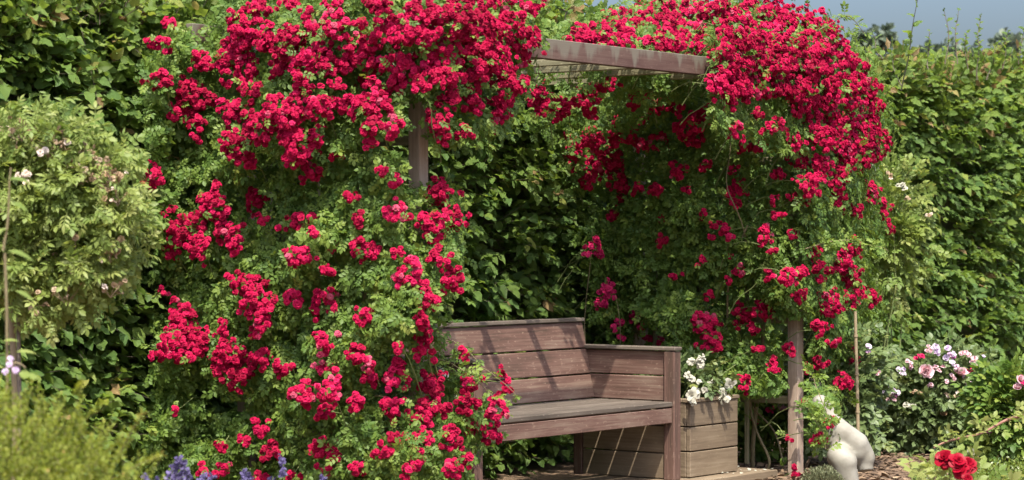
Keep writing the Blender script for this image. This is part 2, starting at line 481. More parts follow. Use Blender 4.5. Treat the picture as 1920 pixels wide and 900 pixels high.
def stone_mat():
    m, nt, N, L, p = mat('pale cast stone')
    tc = N.new('ShaderNodeTexCoord')
    nz = N.new('ShaderNodeTexNoise'); nz.inputs['Scale'].default_value = 9; nz.inputs['Detail'].default_value = 6; L.new(tc.outputs['Object'], nz.inputs['Vector'])
    r = ramp(nt, [(.3, (.17, .155, .12)), (.5, (.245, .23, .19)), (.7, (.29, .275, .235))]); L.new(nz.outputs[0], r.inputs[0])
    st_n = N.new('ShaderNodeTexNoise'); st_n.inputs['Scale'].default_value = 22; st_n.inputs['Detail'].default_value = 8; st_n.inputs['Roughness'].default_value = .7; L.new(tc.outputs['Object'], st_n.inputs['Vector'])
    sm_ = N.new('ShaderNodeMapRange'); L.new(st_n.outputs[0], sm_.inputs[0]); sm_.inputs[1].default_value = .52; sm_.inputs[2].default_value = .72; sm_.inputs[4].default_value = .55
    mxs = N.new('ShaderNodeMix'); mxs.data_type = 'RGBA'; L.new(sm_.outputs[0], mxs.inputs[0]); L.new(r.outputs[0], mxs.inputs[6]); mxs.inputs[7].default_value = (.17, .15, .11, 1)
    vr = N.new('ShaderNodeTexNoise'); vr.inputs['Scale'].default_value = 60; L.new(tc.outputs['Object'], vr.inputs['Vector'])
    bp = N.new('ShaderNodeBump'); bp.inputs['Strength'].default_value = .15; bp.inputs['Distance'].default_value = .004; L.new(vr.outputs[0], bp.inputs['Height']); L.new(bp.outputs[0], p.inputs['Normal'])
    L.new(mxs.outputs[2], p.inputs['Base Color']); p.inputs['Roughness'].default_value = .7
    return m
M['stone'] = stone_mat()

def ground_mat():
    m, nt, N, L, p = mat('bark mulch soil')
    tc = N.new('ShaderNodeTexCoord')
    nz = N.new('ShaderNodeTexNoise'); nz.inputs['Scale'].default_value = 35; nz.inputs['Detail'].default_value = 8; L.new(tc.outputs['Object'], nz.inputs['Vector'])
    r = ramp(nt, [(.3, (.035, .022, .014)), (.5, (.12, .075, .045)), (.7, (.26, .17, .10))]); L.new(nz.outputs[0], r.inputs[0]); L.new(r.outputs[0], p.inputs['Base Color'])
    p.inputs['Roughness'].default_value = .9
    bp = N.new('ShaderNodeBump'); bp.inputs['Distance'].default_value = .02; L.new(nz.outputs[0], bp.inputs['Height']); L.new(bp.outputs[0], p.inputs['Normal'])
    return m
M['mulch'] = ground_mat()
M['chip'] = leaf_mat('bark chip', [(0, (0.053, 0.034, 0.021)), (.6, (0.165, 0.105, 0.064)), (1, (0.300, 0.210, 0.128))], .8, 0.0)

# ------------------------------------------------------------------ the setting: ground, deck
gv = np.array([(-200, -30, 0), (200, -30, 0), (200, 400, 0), (-200, 400, 0)], float)
g = build('ground', [(gv, np.array([(0, 1, 2, 3)]), gv[:, :2] * .1, np.zeros(4), 0)], M['mulch'])
tag(g, kind='structure')

PERG = thing('pergola', 'weathered timber rose pergola with open rafters arching over the bench', 'pergola', O, rz=ANG)

deck = Boxes()
for k in range(5):
    t0 = -.02 + k * .13
    deck.add((-.10, t0, .008), (3.14, t0 + .124, .05), .003)
dk = deck.build('deck', M['planter_wood'], None)
dk.location = tuple(O); dk.rotation_euler = (0, 0, ANG)
tag(dk, kind='structure')

# ------------------------------------------------------------------ pergola
PW = .066; SP = 3.37; DP = 1.04
post = Boxes().add((-PW / 2, -PW / 2, 0), (PW / 2, PW / 2, 2.24), .004).build('post', M['pergola_wood'], PERG)
posts = [post]
for s, t in ((SP, 0), (0, DP), (SP, DP)):
    c = post.copy(); COL.objects.link(c); c.location = (s, t, 0); posts.append(c)
bm_ = Boxes().add((-.32, -.125, 2.168), (SP + .30, -.08, 2.264), .003).build('beam', M['beam_wood'], PERG)
c = bm_.copy(); COL.objects.link(c); c.location = (0, DP + .17, .055)
raf = Boxes().add((-.0225, -.076, 2.170), (.0225, DP + .12, 2.203), .003).build('rafter', M['rail_wood'], PERG)
raf.location = (.04, 0, 0)
for k in range(1, 9):
    c = raf.copy(); COL.objects.link(c); c.location = (.04 + .4 * k, 0, 0)
rail = Boxes().add((-.013, .037, -.022), (.013, DP - .037, .022), .003).build('trellis_rail', M['rail_wood'], PERG)
first = True
for s in (0, SP):
    for z in (.42, .87, 1.32, 1.76):
        if first: c = rail; first = False
        else: c = rail.copy(); COL.objects.link(c)
        c.location = (s, 0, z)
slat = Boxes().add((-.010, -.011, .05), (.010, .011, 2.16), .002).build('trellis_slat', M['rail_wood'], PERG)
first = True
for s, sg in ((0, 1), (SP, -1)):
    for t in (.30, .62, .92):
        if first: c = slat; first = False
        else: c = slat.copy(); COL.objects.link(c)
        c.location = (s + sg * .026, t, 0)

# ------------------------------------------------------------------ bench (local frame: x along, y back)
BS0, BS1, BT0 = .547, 2.339, .10
BENCH = thing('garden_bench', 'weathered reddish hardwood bench with high planked back and boxed arms under the pergola', 'bench', W(BS0, BT0, .05), rz=ANG)
BL = BS1 - BS0; z0 = .05
def bz(z): return z - z0
pw = .066
for k, x in enumerate((0, BL - pw)):
    Boxes().add((x, 0, 0), (x + pw, pw, bz(.728)), .004).build('leg', M['bench_wood'], BENCH)
    Boxes().add((x + .01, .60, 0), (x + pw - .01, .655, bz(.728)), .004).build('leg', M['bench_wood'], BENCH)
    Boxes().add((x - .004, -.006, bz(.731)), (x + pw + .004, .665, bz(.751)), .004).build('armrest', M['seat_wood'], BENCH)
    p_ = Boxes()
    xi = x + .020
    zs = (.055, .192, .338, .425) ; 
    for a_, b_ in zip(zs[:-1], zs[1:]): p_.add((xi, pw + .002, bz(a_)), (xi + .026, .598, bz(b_) - .007), .003)
    p_.build('lower_side_panel', M['planter_wood'], BENCH)
    p_ = Boxes()
    for a_, b_ in ((.465, .594), (.600, .727)): p_.add((xi, pw + .002, bz(a_)), (xi + .026, .598, bz(b_)), .004)
    p_.build('upper_side_panel', M['bench_wood'], BENCH)
st = Boxes()
for k in range(4):
    t0 = .010 + k * .137
    st.add((pw * .9 if k == 0 else pw * .75, t0, bz(.437)), (BL - (pw * .9 if k == 0 else pw * .75), t0 + .122, bz(.463)), .004)
st.build('seat', M['seat_wood'], BENCH)
Boxes().add((pw + .001, .012, bz(.352)), (BL - pw - .001, .042, bz(.430)), .003).build('front_rail', M['bench_wood'], BENCH)
Boxes().add((pw + .001, .50, bz(.352)), (BL - pw - .001, .53, bz(.430)), .003).build('rear_rail', M['bench_wood'], BENCH)
lean = .20
def lean_f(V):
    V = V.copy(); V[:, 1] = V[:, 1] + (V[:, 2] - bz(.46)) * lean; return V
bk = Boxes()
for a_, b_ in ((.468, .590), (.598, .727), (.735, .872)):
    xo = .052 if b_ < .7 else .040
    xo = .05
    bk.add((xo, .515, bz(a_)), (BL - xo, .543, bz(b_)), .004, lean_f)
BACK = bk.build('backrest', M['bench_wood'], BENCH)
Boxes().add((.045, .500, bz(.875)), (BL - .045, .560, bz(.895)), .004, lean_f).build('back_cap', M['seat_wood'], BACK)
for x in (.25, BL / 2, BL - .29):
    Boxes().add((x, .545, bz(.30)), (x + .05, .585, bz(.86)), .003, lean_f).build('back_brace', M['bench_wood'], BACK)

# ------------------------------------------------------------------ planters
def planter(s0, t0, w_, label):
    P = thing('planter', label, 'planter', W(s0, t0, .05), 'planters beside the bench', ANG)
    hgt = .42
    nm = ('front_panel', 'side_panel', 'side_panel', 'back_panel')
    rows = ((.004, .136), (.143, .268), (.275, .398))
    for k in range(4):
        b = Boxes()
        for a_, b_ in rows:
            if k == 0: b.add((.003, 0, a_), (w_ - .003, .026, b_), .003)
            if k == 1: b.add((0, .028, a_), (.026, w_ - .028, b_), .003)
            if k == 2: b.add((w_ - .026, .028, a_), (w_, w_ - .028, b_), .003)
            if k == 3: b.add((.003, w_ - .026, a_), (w_ - .003, w_, b_), .003)
        b.build(nm[k], M['planter_wood'], P)
    b = Boxes()
    b.add((-.006, -.006, .400), (w_ + .006, .045, .420), .003); b.add((-.006, w_ - .045, .400), (w_ + .006, w_ + .006, .420), .003)
    b.add((-.006, .047, .400), (.045, w_ - .047, .420), .003); b.add((w_ - .045, .047, .400), (w_ + .006, w_ - .047, .420), .003)
    b.build('rim', M['planter_wood'], P)
    Boxes().add((.03, .03, .01), (w_ - .03, w_ - .03, .37), 0).build('soil', M['mulch'], P)
    return P
PLR = planter(2.428, .10, .49, 'square grey brown planked planter right of the bench holding white roses')
PLL = planter(-.03, .11, .47, 'planked wooden planter left of the bench, mostly hidden by red climbing roses')

# ------------------------------------------------------------------ plant generators
def leaves(tms, pos, axis, nrm, size, rnd, m=0):
    """split N leaves over the templates of a list"""
    k = rng.integers(0, len(tms), len(pos)); out = []
    for i, tm in enumerate(tms):
        q = k == i
        if q.any(): out.append(inst(tm, frames(axis[q], nrm[q]), pos[q], size[q], rnd[q], m))
    return out

def blob_points(c, rad, n, shell=.55, up_bias=.0, seed=1, lump=.12):
    r = np.random.default_rng(seed)
    d = norm(r.normal(size=(n, 3)))
    d[:, 2] = np.where(r.random(n) < up_bias, np.abs(d[:, 2]), d[:, 2])
    wv = Waves(seed, 8, 5.0)
    rr = (1 - (1 - shell) * r.random(n) ** 1.6) * (1 + lump * wv(d))
    return np.asarray(c) + d * rr[:, None] * np.asarray(rad), d

def blooms(tms, pos, face, size, rnd, m=0):
    spin = rng.normal(size=(len(pos), 3))
    z = norm(face); y = norm(np.cross(z, spin)); x = np.cross(y, z)
    R = np.stack([x, y, z], 2)
    k = rng.integers(0, len(tms), len(pos)); out = []
    for i, tm in enumerate(tms):
        q = k == i
        if q.any(): out.append(inst(tm, R[q], pos[q], size[q], rnd[q], m))
    return out

def twigs_leaves(base, dirs, length, nl, size, young, tms, spread=.85):
    """alternate leaves along many straight twigs; returns leaf chunks"""
    out = []
    n = len(base)
    d = norm(dirs)
    up = np.tile(UP, (n, 1)) + rng.normal(size=(n, 3)) * .35 - B * .75
    side = norm(np.cross(d, up)); nn = np.cross(side, d)
    for k in range(nl):
        f = (k + .6) / nl
        sg = 1 if k % 2 else -1
        P = base + d * (length * f)[:, None] + rng.normal(size=(n, 3)) * .008
        P[:, 2] -= .12 * length * f * f
        ax = d * (.55 + .4 * f) + side * sg * spread * (1.1 - .6 * f) - UP * .22 + rng.normal(size=(n, 3)) * .18
        nr = nn + rng.normal(size=(n, 3)) * .28
        sz = size * rng.uniform(.65, 1.15, n) * (1.0 - .25 * abs(f - .55))
        rn = np.clip(rng.beta(2, 2.6, n) * .8 + young * (.25 + .35 * f), 0, 1)
        out += leaves(tms, P, ax, nr, sz, rn)
    return out

def twig_mesh(base, dirs, length, r=.0025):
    n = len(base); d = norm(dirs)
    s_ = norm(np.cross(d, np.array([.3, .2, .9]))); e = np.cross(d, s_)
    V = []
    for f, rr in ((0, 1), (1, .4)):
        P = base + d * (length * f)[:, None]; P[:, 2] -= .12 * length * f * f
        for a_ in (0, 2.09, 4.19):
            V.append(P + r * rr * (math.cos(a_) * s_ + math.sin(a_) * e))
    V = np.stack(V, 1).reshape(-1, 3)
    q = np.array([(0, 1, 4, 3), (1, 2, 5, 4), (2, 0, 3, 5)])
    Q = (q[None] + (np.arange(n) * 6)[:, None, None]).reshape(-1, 4)
    return V, Q, np.zeros((len(V), 2)) + rng.random((len(V), 1)), np.full(len(V), .5), 0

# ------------------------------------------------------------------ hornbeam hedge behind
HS0, HS1, HT = -2.4, 11.0, 1.36
hedge_n = Waves(3, 10, 2.2, 2)
hedge_n2 = Waves(4, 10, 6.5, 2)
top_n = Waves(5, 8, 2.0, 1)
def hedge_top(s):
    return 2.44 + .24 * np.exp(-((np.asarray(s) - 2.5) / 1.0) ** 2) + .07 * top_n(np.asarray(s)[:, None]) + np.clip((np.asarray(s) - 7.0) * .085, -.02, .24)
HEDGE = thing('hornbeam_hedge', 'tall leafy green hornbeam hedge running behind the pergola and away to the right', 'hedge', W(3.5, HT + .5, 0))
hc = []
nt_ = 10500
s_ = np.where(rng.random(nt_) < .2, rng.uniform(HS0, .6, nt_), rng.uniform(HS0, HS1, nt_))
z_ = rng.random(nt_) ** .85
z_ = .05 + z_ * (hedge_top(s_) - .05)
sz2 = np.stack([s_, z_], 1)
off = .085 * hedge_n(sz2) + .055 * hedge_n2(sz2)
# two depths of twigs, the outer ones leave dark hollows
deep = rng.random(nt_) < .30
base = O + s_[:, None] * A + (HT + .12 - off + np.where(deep, .18, 0))[:, None] * B + z_[:, None] * UP
topness = np.clip((z_ - hedge_top(s_) + .45) / .45, 0, 1)
dirs = -B * (1.0 - .5 * topness)[:, None] + UP * (.12 + .9 * topness + .35 * rng.normal(size=nt_))[:, None] + A * (.55 * rng.normal(size=nt_))[:, None]
ln = rng.uniform(.16, .36, nt_)
hc += twigs_leaves(base, dirs, ln, 8, .088, topness * .7 + .25 * (hedge_n(sz2 * 1.7) > .6) + .55 * (rng.random(nt_) < .12), LEAF_HORN)
tw = [twig_mesh(base, dirs, ln)]
# top of the hedge
n2 = 2200
s2 = rng.uniform(HS0, HS1, n2); t2 = HT + rng.uniform(0, .6, n2)
base2 = O + s2[:, None] * A + t2[:, None] * B + (hedge_top(s2) - .12)[:, None] * UP
dirs2 = UP + .6 * rng.normal(size=(n2, 3)) - .2 * B
ln2 = rng.uniform(.14, .38, n2)
hc += twigs_leaves(base2, dirs2, ln2, 7, .080, np.full(n2, .75), LEAF_HORN)
tw.append(twig_mesh(base2, dirs2, ln2))
build('foliage', hc, M['hornbeam'], HEDGE)
build('twigs', tw, M['bark'], HEDGE)
# added backing sheets for the twiggy interior, its shade put into their colour
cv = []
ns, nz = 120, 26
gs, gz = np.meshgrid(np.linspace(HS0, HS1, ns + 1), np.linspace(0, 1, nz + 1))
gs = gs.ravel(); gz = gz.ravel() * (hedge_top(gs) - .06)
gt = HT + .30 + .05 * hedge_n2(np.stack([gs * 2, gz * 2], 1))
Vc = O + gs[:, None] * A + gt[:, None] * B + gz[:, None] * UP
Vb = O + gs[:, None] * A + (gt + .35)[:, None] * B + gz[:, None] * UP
build('shade_backing', [(Vc, grid_quads(ns, nz), np.stack([gs, gz], 1), gs * 0, 0), (Vb, grid_quads(ns, nz), np.stack([gs, gz], 1), gs * 0, 0)], M['core'], HEDGE)
# tall unclipped shoots
def shoot(p0, p1, n, size, lt, seed, parent, name='shoot'):
    r = np.random.default_rng(seed)
    P = curve_pts(p0, p1, 0, 12, .03, seed)
    ch = [tube(P, .0045, .002, 5, .5, 1)]
    f = np.linspace(.15, 1, n)
    idx = f * 11
    i0 = np.minimum(idx.astype(int), 10); fr = (idx - i0)[:, None]
    pos = P[i0] * (1 - fr) + P[i0 + 1] * fr
    d = norm(P[-1] - P[0])
    ang = np.arange(n) * 2.4 + r.uniform(0, 1, n)
    ax = np.stack([np.cos(ang), np.sin(ang), np.full(n, .55)], 1) + d * .3
    nr = np.tile(UP, (n, 1)) + r.normal(size=(n, 3)) * .4 + np.array([0, -.5, 0])
    ch += leaves(lt, pos, ax, nr, size * r.uniform(.6, 1.1, n) * (1.1 - .5 * f), np.clip(r.beta(2, 2, n) * .6 + .25, 0, 1))
    return build(name, ch, [M['hornbeam'], M['bark']], parent)
shoot(at(1690, 170, 16.6), at(1722, -8, 16.3), 9, .115, LEAF_HORN, 1, HEDGE)
for k, (x0, y0, x1, y1, D, n) in enumerate([(1832, 150, 1838, 28, 18.2, 22), (1795, 120, 1797, 18, 18, 9), (1772, 120, 1770, 24, 17.8, 8), (1880, 130, 1890, 62, 18.8, 16), (1850, 150, 1872, 80, 18.5, 14),
      (1690, 160, 1668, 100, 17, 10), (1655, 110, 1632, 65, 16.5, 8), (1740, 130, 1742, 60, 17.5, 12), (1910, 120, 1918, 55, 19, 12), (1615, 100, 1590, 60, 16, 8), (1815, 130, 1812, 60, 18, 14), (1000, 30, 1010, -20, 12.9, 12), (1060, 40, 1050, -10, 13.1, 12)]):
    shoot(at(x0, y0, D), at(x1, y1, D), n, .075, LEAF_HORN, 10 + k, HEDGE)

# ------------------------------------------------------------------ far trees
def tree(x, ytop, D, wpx, label, seed, n=1500):
    r = np.random.default_rng(seed)
    top = at(x, ytop, D)
    base = np.array([top[0], D, 0])
    T = thing('distant_tree', label, 'tree', base, 'distant trees beyond the hedge')
    hgt = top[2]; rad = wpx / F * D / 2
    build('trunk', [tube(curve_pts(base, base + UP * hgt * .9, 0, 8, .12, seed), .14, .03, 7)], M['bark'], T)
    ch = []
    for k in range(11):
        c = base + np.array([r.normal() * rad * .55, r.normal() * rad * .5, hgt * r.uniform(.55, .93)])
        rr = rad * r.uniform(.3, .5)
        p, d = blob_points(c, (rr, rr, rr * 1.25), n // 9, .35, 0, seed * 10 + k, .25)
        q = p[:, 2] < hgt; p = p[q]; d = d[q]
        ch += leaves([leaf_tm(.6)], p, norm(d + r.normal(size=p.shape) * .8), d + UP * .5 + r.normal(size=p.shape) * .5, np.full(len(p), .17) * r.uniform(.7, 1.3, len(p)), r.random(len(p)))
    build('crown', ch, M['tree_leaf'], T)
tree(1652, 25, 48, 80, 'slim grey green tree above the hedge, just right of the red roses', 1)
tree(1735, 52, 44, 120, 'broad low tree behind the tall bare hedge shoot', 2)
tree(1795, 22, 46, 130, 'bushy dark tree above the hedge, right of the tall bare shoot', 3)
tree(1912, 45, 50, 80, 'grey green tree at the far right end above the hedge', 4)
tree(955, -30, 45, 120, 'dark tree glimpsed over the hedge between the two rose masses', 5)
tree(1850, 75, 52, 150, 'low hazy tree behind the leafy hedge top', 6)

# ------------------------------------------------------------------ climbing roses
beam_poly = [(1008, 76), (1334, 112), (1333, 152), (985, 110), (985, 84)]
def rose_mass(name, label, cat, poly, depth_f, clusters, nleaf, normal_f, leaf_m, petal_m, base, seed, gaps, holes=.35, thick=.45, maxparts=100, leaf_len=.072, thin=()):
    r = np.random.default_rng(seed)
    T = thing(name, label, cat, base)
    poly = np.array(poly, float)
    lo, hi = poly.min(0), poly.max(0)
    lump = Waves(seed, 12, .021, 2); lump2 = Waves(seed + 1, 12, .05, 2)
    # --- leaves
    X = r.uniform(lo[0], hi[0], nleaf * 3); Y = r.uniform(lo[1], hi[1], nleaf * 3)
    jx = X + r.normal(size=len(X)) * 10; jy = Y + r.normal(size=len(X)) * 10
    q = inside(poly, jx, jy)
    X, Y = X[q], Y[q]
    P2 = np.stack([X, Y], 1)
    keep = r.random(len(X)) < np.clip(.78 + holes * lump2(P2) + .25 * lump(P2), .12, 1)
    X, Y = X[keep][:nleaf], Y[keep][:nleaf]
    P2 = np.stack([X, Y], 1)
    D0 = depth_f(X, Y)
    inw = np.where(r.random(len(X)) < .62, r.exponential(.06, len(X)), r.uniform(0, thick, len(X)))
    inw = inw * np.where((X < 1340) & (X > 1000) & (Y < 76 + (X - 1008) * .1104), .3, 1.0)
    D = D0 - .10 * lump(P2) - .05 * lump2(P2) + inw
    bad = np.zeros(len(X), bool)
    for gp, gd in gaps:
        bad |= inside(gp, X, Y) & (D < gd(X))
    for tp, pr in thin:
        bad |= inside(tp, X, Y) & (r.random(len(X)) < pr)
    X, Y, D, inw = X[~bad], Y[~bad], D[~bad], inw[~bad]
    pos = np.stack([(X - CX) / F * D, D, H + (HY - Y) / F * D], 1)
    pos = pos[pos[:, 2] > .02]; X = X[:len(pos)]
    n = len(pos)
    nr = normal_f(pos) + UP * .55 + r.normal(size=(n, 3)) * .55
    ax = np.cross(nr, r.normal(size=(n, 3))) - UP * .35
    hgt = np.clip(pos[:, 2] / 2.5, 0, 1)
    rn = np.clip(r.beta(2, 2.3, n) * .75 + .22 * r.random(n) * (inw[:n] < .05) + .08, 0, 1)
    sz = leaf_len * r.uniform(.65, 1.2, n)
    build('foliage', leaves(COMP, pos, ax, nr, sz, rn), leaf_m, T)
    # --- flower clusters
    cl = []
    spurs = []
    for (cx, cy, rx, ry) in clusters:
        d = float(depth_f(np.array([cx]), np.array([cy]))[0]) - .10 * float(lump(np.array([[cx, cy]]))[0]) - .08 + r.normal() * .05
        fl = 8.2                                  # floret radius in photo pixels at 11.5 m
        fr = .0168
        px = F / d
        rx_m, ry_m = rx / px, ry / px
        nfl = max(3, int(2.7 * rx_m * ry_m / fr ** 2))
        pts = []
        tries = 0
        while len(pts) < nfl and tries < nfl * 10:
            tries += 1
            a_ = r.uniform(0, 6.283); rr = math.sqrt(r.random())
            wob = 1 + .28 * math.sin(3 * a_ + cx) + .15 * math.sin(5 * a_ + cy)
            u_, v_ = rr * math.cos(a_) * rx_m * wob, rr * math.sin(a_) * ry_m * wob
            w_ = -.55 * min(rx_m, ry_m) * (1 - rr * rr) + r.normal() * .018
            c_ = np.array([u_, w_, v_])
            if all(np.linalg.norm(c_ - p_) > fr * .74 for p_ in pts): pts.append(c_)
        pts = np.array(pts)
        cen = at(cx, cy, d)
        pp = cen + pts
        nb = normal_f(pp)
        face = nb * .8 + np.array([0, -.4, 0]) + UP * .55 + pts / max(rx_m, ry_m) * .75 + r.normal(size=pts.shape) * .38
        tint = r.uniform(.1, .75)
        ch = blooms(POMPON, pp, face, fr * r.uniform(.75, 1.18, len(pp)), np.clip(tint + r.normal(size=len(pp)) * .22, 0, 1), 0)
        # small leaves peeping through the cluster
        nlv = max(1, int(len(pp) * .12))
        k = r.integers(0, len(pp), nlv)
        ch += [(a1, b1, c1, d1, 1) for a1, b1, c1, d1, e1 in leaves(COMP, pp[k] + r.normal(size=(nlv, 3)) * .01, r.normal(size=(nlv, 3)), face[k], r.uniform(.04, .075, nlv), r.uniform(.2, .9, nlv))]
        area = rx * ry * (11.5 / d) ** 0
        cl.append((area, ch, cen))
        back = cen - nb.mean(0) * r.uniform(.12, .3) - UP * r.uniform(-.05, .25)
        spurs.append(tube(curve_pts(back, cen, .03, 6, .02, int(cx * 7 + cy)), .0035, .002, 4))
    cl.sort(key=lambda e: -e[0])
    for area, ch, cen in cl[:maxparts]:
        build('flower_cluster', ch, [petal_m, leaf_m], T, cen)
    rest = [c_ for _, ch, _ in cl[maxparts:] for c_ in ch]
    if rest:
        o = build('small_flower_clusters', rest, [petal_m, leaf_m], T); o['kind'] = 'stuff'
    return T, spurs

def polyn(p): return np.array(p, float)

# --- left rose
left_poly = [(255, 925), (300, 760), (300, 700), (285, 610), (310, 540), (290, 440), (262, 350), (285, 260), (275, 150), (290, 62), (345, 62), (410, 25), (450, -40), (900, -40), (985, 20), (1015, 70), (985, 130),
             (960, 225), (925, 250), (870, 262), (815, 262), (800, 300), (812, 345), (845, 350), (880, 400), (862, 450), (862, 530), (820, 560), (800, 590), (812, 635), (838, 665), (862, 705), (905, 745), (932, 790), (915, 832), (880, 850), (860, 925)]
def dep_left(x, y):
    d = np.maximum(D_s(x, -.34 + 0 * x), D_t(x, -.20 - .10 * np.clip((250 - y) / 250, 0, 1)))
    d = np.minimum(d, D_t(x, 1.12))
    d = d + np.clip((60 - y) / 100, 0, 1) * .15
    return d
def nrm_left(P):
    rel = P - O
    s = rel @ A; t = rel @ B
    w_ = np.clip((.15 - s) / .5, 0, 1)[:, None]
    return -A * w_ - B * (1 - w_ * .7)
CL_L = [(300,82,22,15),(298,148,26,18),(285,330,18,26),(320,45,15,14),(480,15,30,18),(545,10,22,12),(460,60,40,35),(430,100,25,30),(380,115,25,20),(360,185,40,35),(330,215,15,15),(370,240,15,22),(450,120,35,50),
 (440,215,30,30),(445,270,30,38),(470,300,15,15),(500,75,25,25),(545,80,45,35),(620,50,40,25),(600,115,55,30),(530,125,30,25),(670,100,50,30),(540,210,45,40),(600,195,25,25),(490,235,35,30),(560,270,35,35),
 (695,195,45,35),(700,235,20,20),(710,15,25,22),(640,10,15,10),(770,60,45,28),(760,125,50,30),(830,100,45,45),(800,25,50,25),(870,40,60,40),(900,110,60,45),(930,60,50,40),(985,80,36,30),(950,160,40,40),
 (930,215,25,30),(880,150,35,30),(890,195,20,20),(830,145,40,20),(828,225,24,45),(736,235,18,20),(870,250,15,15),(580,320,20,22),(595,260,15,25),(630,292,14,10),(695,270,12,12),(715,320,12,10),(660,368,14,11),
 (745,340,14,10),(400,385,30,35),(340,425,42,35),(370,465,18,30),(320,475,20,12),(480,370,20,20),(490,410,12,10),(440,445,18,28),(415,430,12,20),(565,415,25,18),(590,435,12,10),(530,425,10,8),(625,462,14,12),
 (560,480,30,20),(680,470,28,22),(670,410,12,14),(745,395,22,20),(770,515,30,28),(810,420,28,30),(850,410,30,25),(825,360,28,25),(815,485,15,20),(845,515,20,35),(745,475,12,12),(800,565,20,20),(615,505,15,12),
 (460,530,35,20),(480,560,30,30),(490,595,20,30),(550,555,16,20),(605,570,25,25),(620,545,12,14),(680,595,16,22),(340,600,25,40),(330,650,38,35),(370,640,40,30),(415,610,12,15),(430,660,30,30),(440,700,40,28),
 (490,670,20,20),(530,690,18,20),(480,620,12,12),(610,640,20,22),(665,665,16,22),(690,680,12,18),(745,650,10,12),(795,640,18,40),(790,600,12,15),(610,690,20,15),(620,730,22,30),(570,740,22,25),(612,775,20,14),
 (670,755,18,18),(695,705,16,16),(745,705,22,30),(735,765,20,22),(810,720,25,30),(820,760,25,25),(790,780,25,30),(870,670,10,15),(880,716,20,18),(945,720,10,30),(932,770,18,28),(875,760,22,22),(920,818,16,16),
 (882,800,18,20),(845,820,20,25),(790,825,30,25),(780,860,14,25),(845,880,20,15),(870,860,15,20),(720,845,16,18),(670,880,15,15),(600,840,20,20),(625,850,14,18),(610,880,14,14),(490,800,16,14),(460,825,15,10),
 (505,845,20,22),(415,835,12,14),(415,880,15,15),(380,880,15,12),(330,770,10,8),(310,545,10,10),(550,890,10,10),(485,895,15,10),(765,885,12,20),(740,820,12,10)]
rr_l = np.random.default_rng(77)
top_left = [(440, 10), (560, 0), (1000, 5), (1010, 95), (960, 190), (900, 215), (840, 180), (720, 180), (640, 230), (480, 260), (400, 210), (380, 120)]
extra = []
for _ in range(700):
    x, y = rr_l.uniform(380, 1010), rr_l.uniform(0, 260)
    if not inside(top_left, np.array([x]), np.array([y]))[0] or (740 < x < 820 and y > 165) or rr_l.random() < np.clip((820 - x) / 330, 0, .93): continue
    rad = rr_l.uniform(13, 24)
    if all(((x - e[0]) / (.78 * (rad + e[2]))) ** 2 + ((y - e[1]) / (.78 * (rad * .8 + e[3]))) ** 2 > 1 for e in CL_L + extra):
        extra.append((x, y, rad, rad * .8))
CL_L += extra
post_gap = ([(744, 176), (816, 176), (816, 350), (744, 350)], lambda x: D_t(x, .06))
post_gap2 = ([(764, 690), (790, 690), (790, 790), (764, 790)], lambda x: D_t(x, .06))
rail_gap = ([(682, 244), (770, 244), (770, 282), (682, 282)], lambda x: D_s(x, .06))
rail_gap2 = ([(520, 806), (660, 806), (660, 826), (520, 826)], lambda x: D_s(x, .03))
leg_gap = ([(886, 668), (932, 668), (932, 733), (886, 733)], lambda x: D_t(x, .2))
leg_gap2 = ([(880, 846), (945, 846), (945, 930), (880, 930)], lambda x: D_t(x, .2))
hole1 = ([(345, 700), (410, 730), (470, 735), (450, 790), (380, 770)], lambda x: D_s(x, .3))
ROSE_L, sp_l = rose_mass('climbing_rose', 'climbing rose thick with red blooms smothering the near left side of the pergola', 'climbing rose', left_poly, dep_left, CL_L, 17000, nrm_left,
                   M['rose_leaf'], M['red_petal'], W(-.12, .4, 0), 21, [post_gap, post_gap2, rail_gap, rail_gap2, hole1, leg_gap, leg_gap2])
# --- right rose
right_poly = [(990, 135), (1000, 235), (1060, 330), (1110, 430), (1160, 500), (1200, 540), (1200, 590), (1262, 600), (1290, 680), (1340, 640), (1385, 735), (1400, 770), (1470, 745), (1475, 905), (1512, 905), (1516, 845), (1548, 812), (1566, 790), (1572, 745), (1600, 725), (1655, 600),
              (1625, 480), (1690, 440), (1645, 330), (1668, 220), (1645, 130), (1600, 70), (1545, 28), (1480, 12), (1430, -12), (1250, -10), (1180, 8), (1110, 35), (1040, 55), (1010, 75)]
def dep_right(x, y):
    inner = np.minimum(np.maximum(D_s(x, 3.04), D_t(x, -.12)), D_t(x, 1.08))
    tv = -.02 + np.clip((112 - y) / 112, 0, 1) * .75
    roof = D_t(x, tv)
    tf = -.24 + np.clip((80 - y) / 80, 0, 1) * .5 + np.clip((x - 1500) / 160, 0, 1.2) ** 2 * .45 + np.clip((y - 330) / 200, 0, 1) * .12
    front = D_t(x, tf)
    line = 76 + (x - 1008) * .1104
    inner = np.where((x < 1340) & (y < 270), np.minimum(inner, D_t(x, .50 + np.clip((y - 150) / 120, 0, 1) * .5)), inner)
    inner = np.where((x > 1085) & (x < 1340) & (y < line + 75), D_t(x, .30 + np.clip((y - line - 45) / 60, 0, 1) * .15), inner)
    d = np.where((y < line + 8) & (x < 1340), roof, inner)
    d = np.where((x >= 1340) & (y < 235 + (x - 1340) * .35), front, d)
    d = np.where(x > 1500, front - np.clip((y - 680) / 90, 0, 1) * np.clip((x - 1512) / 12, 0, 1) * .85, d)
    return d
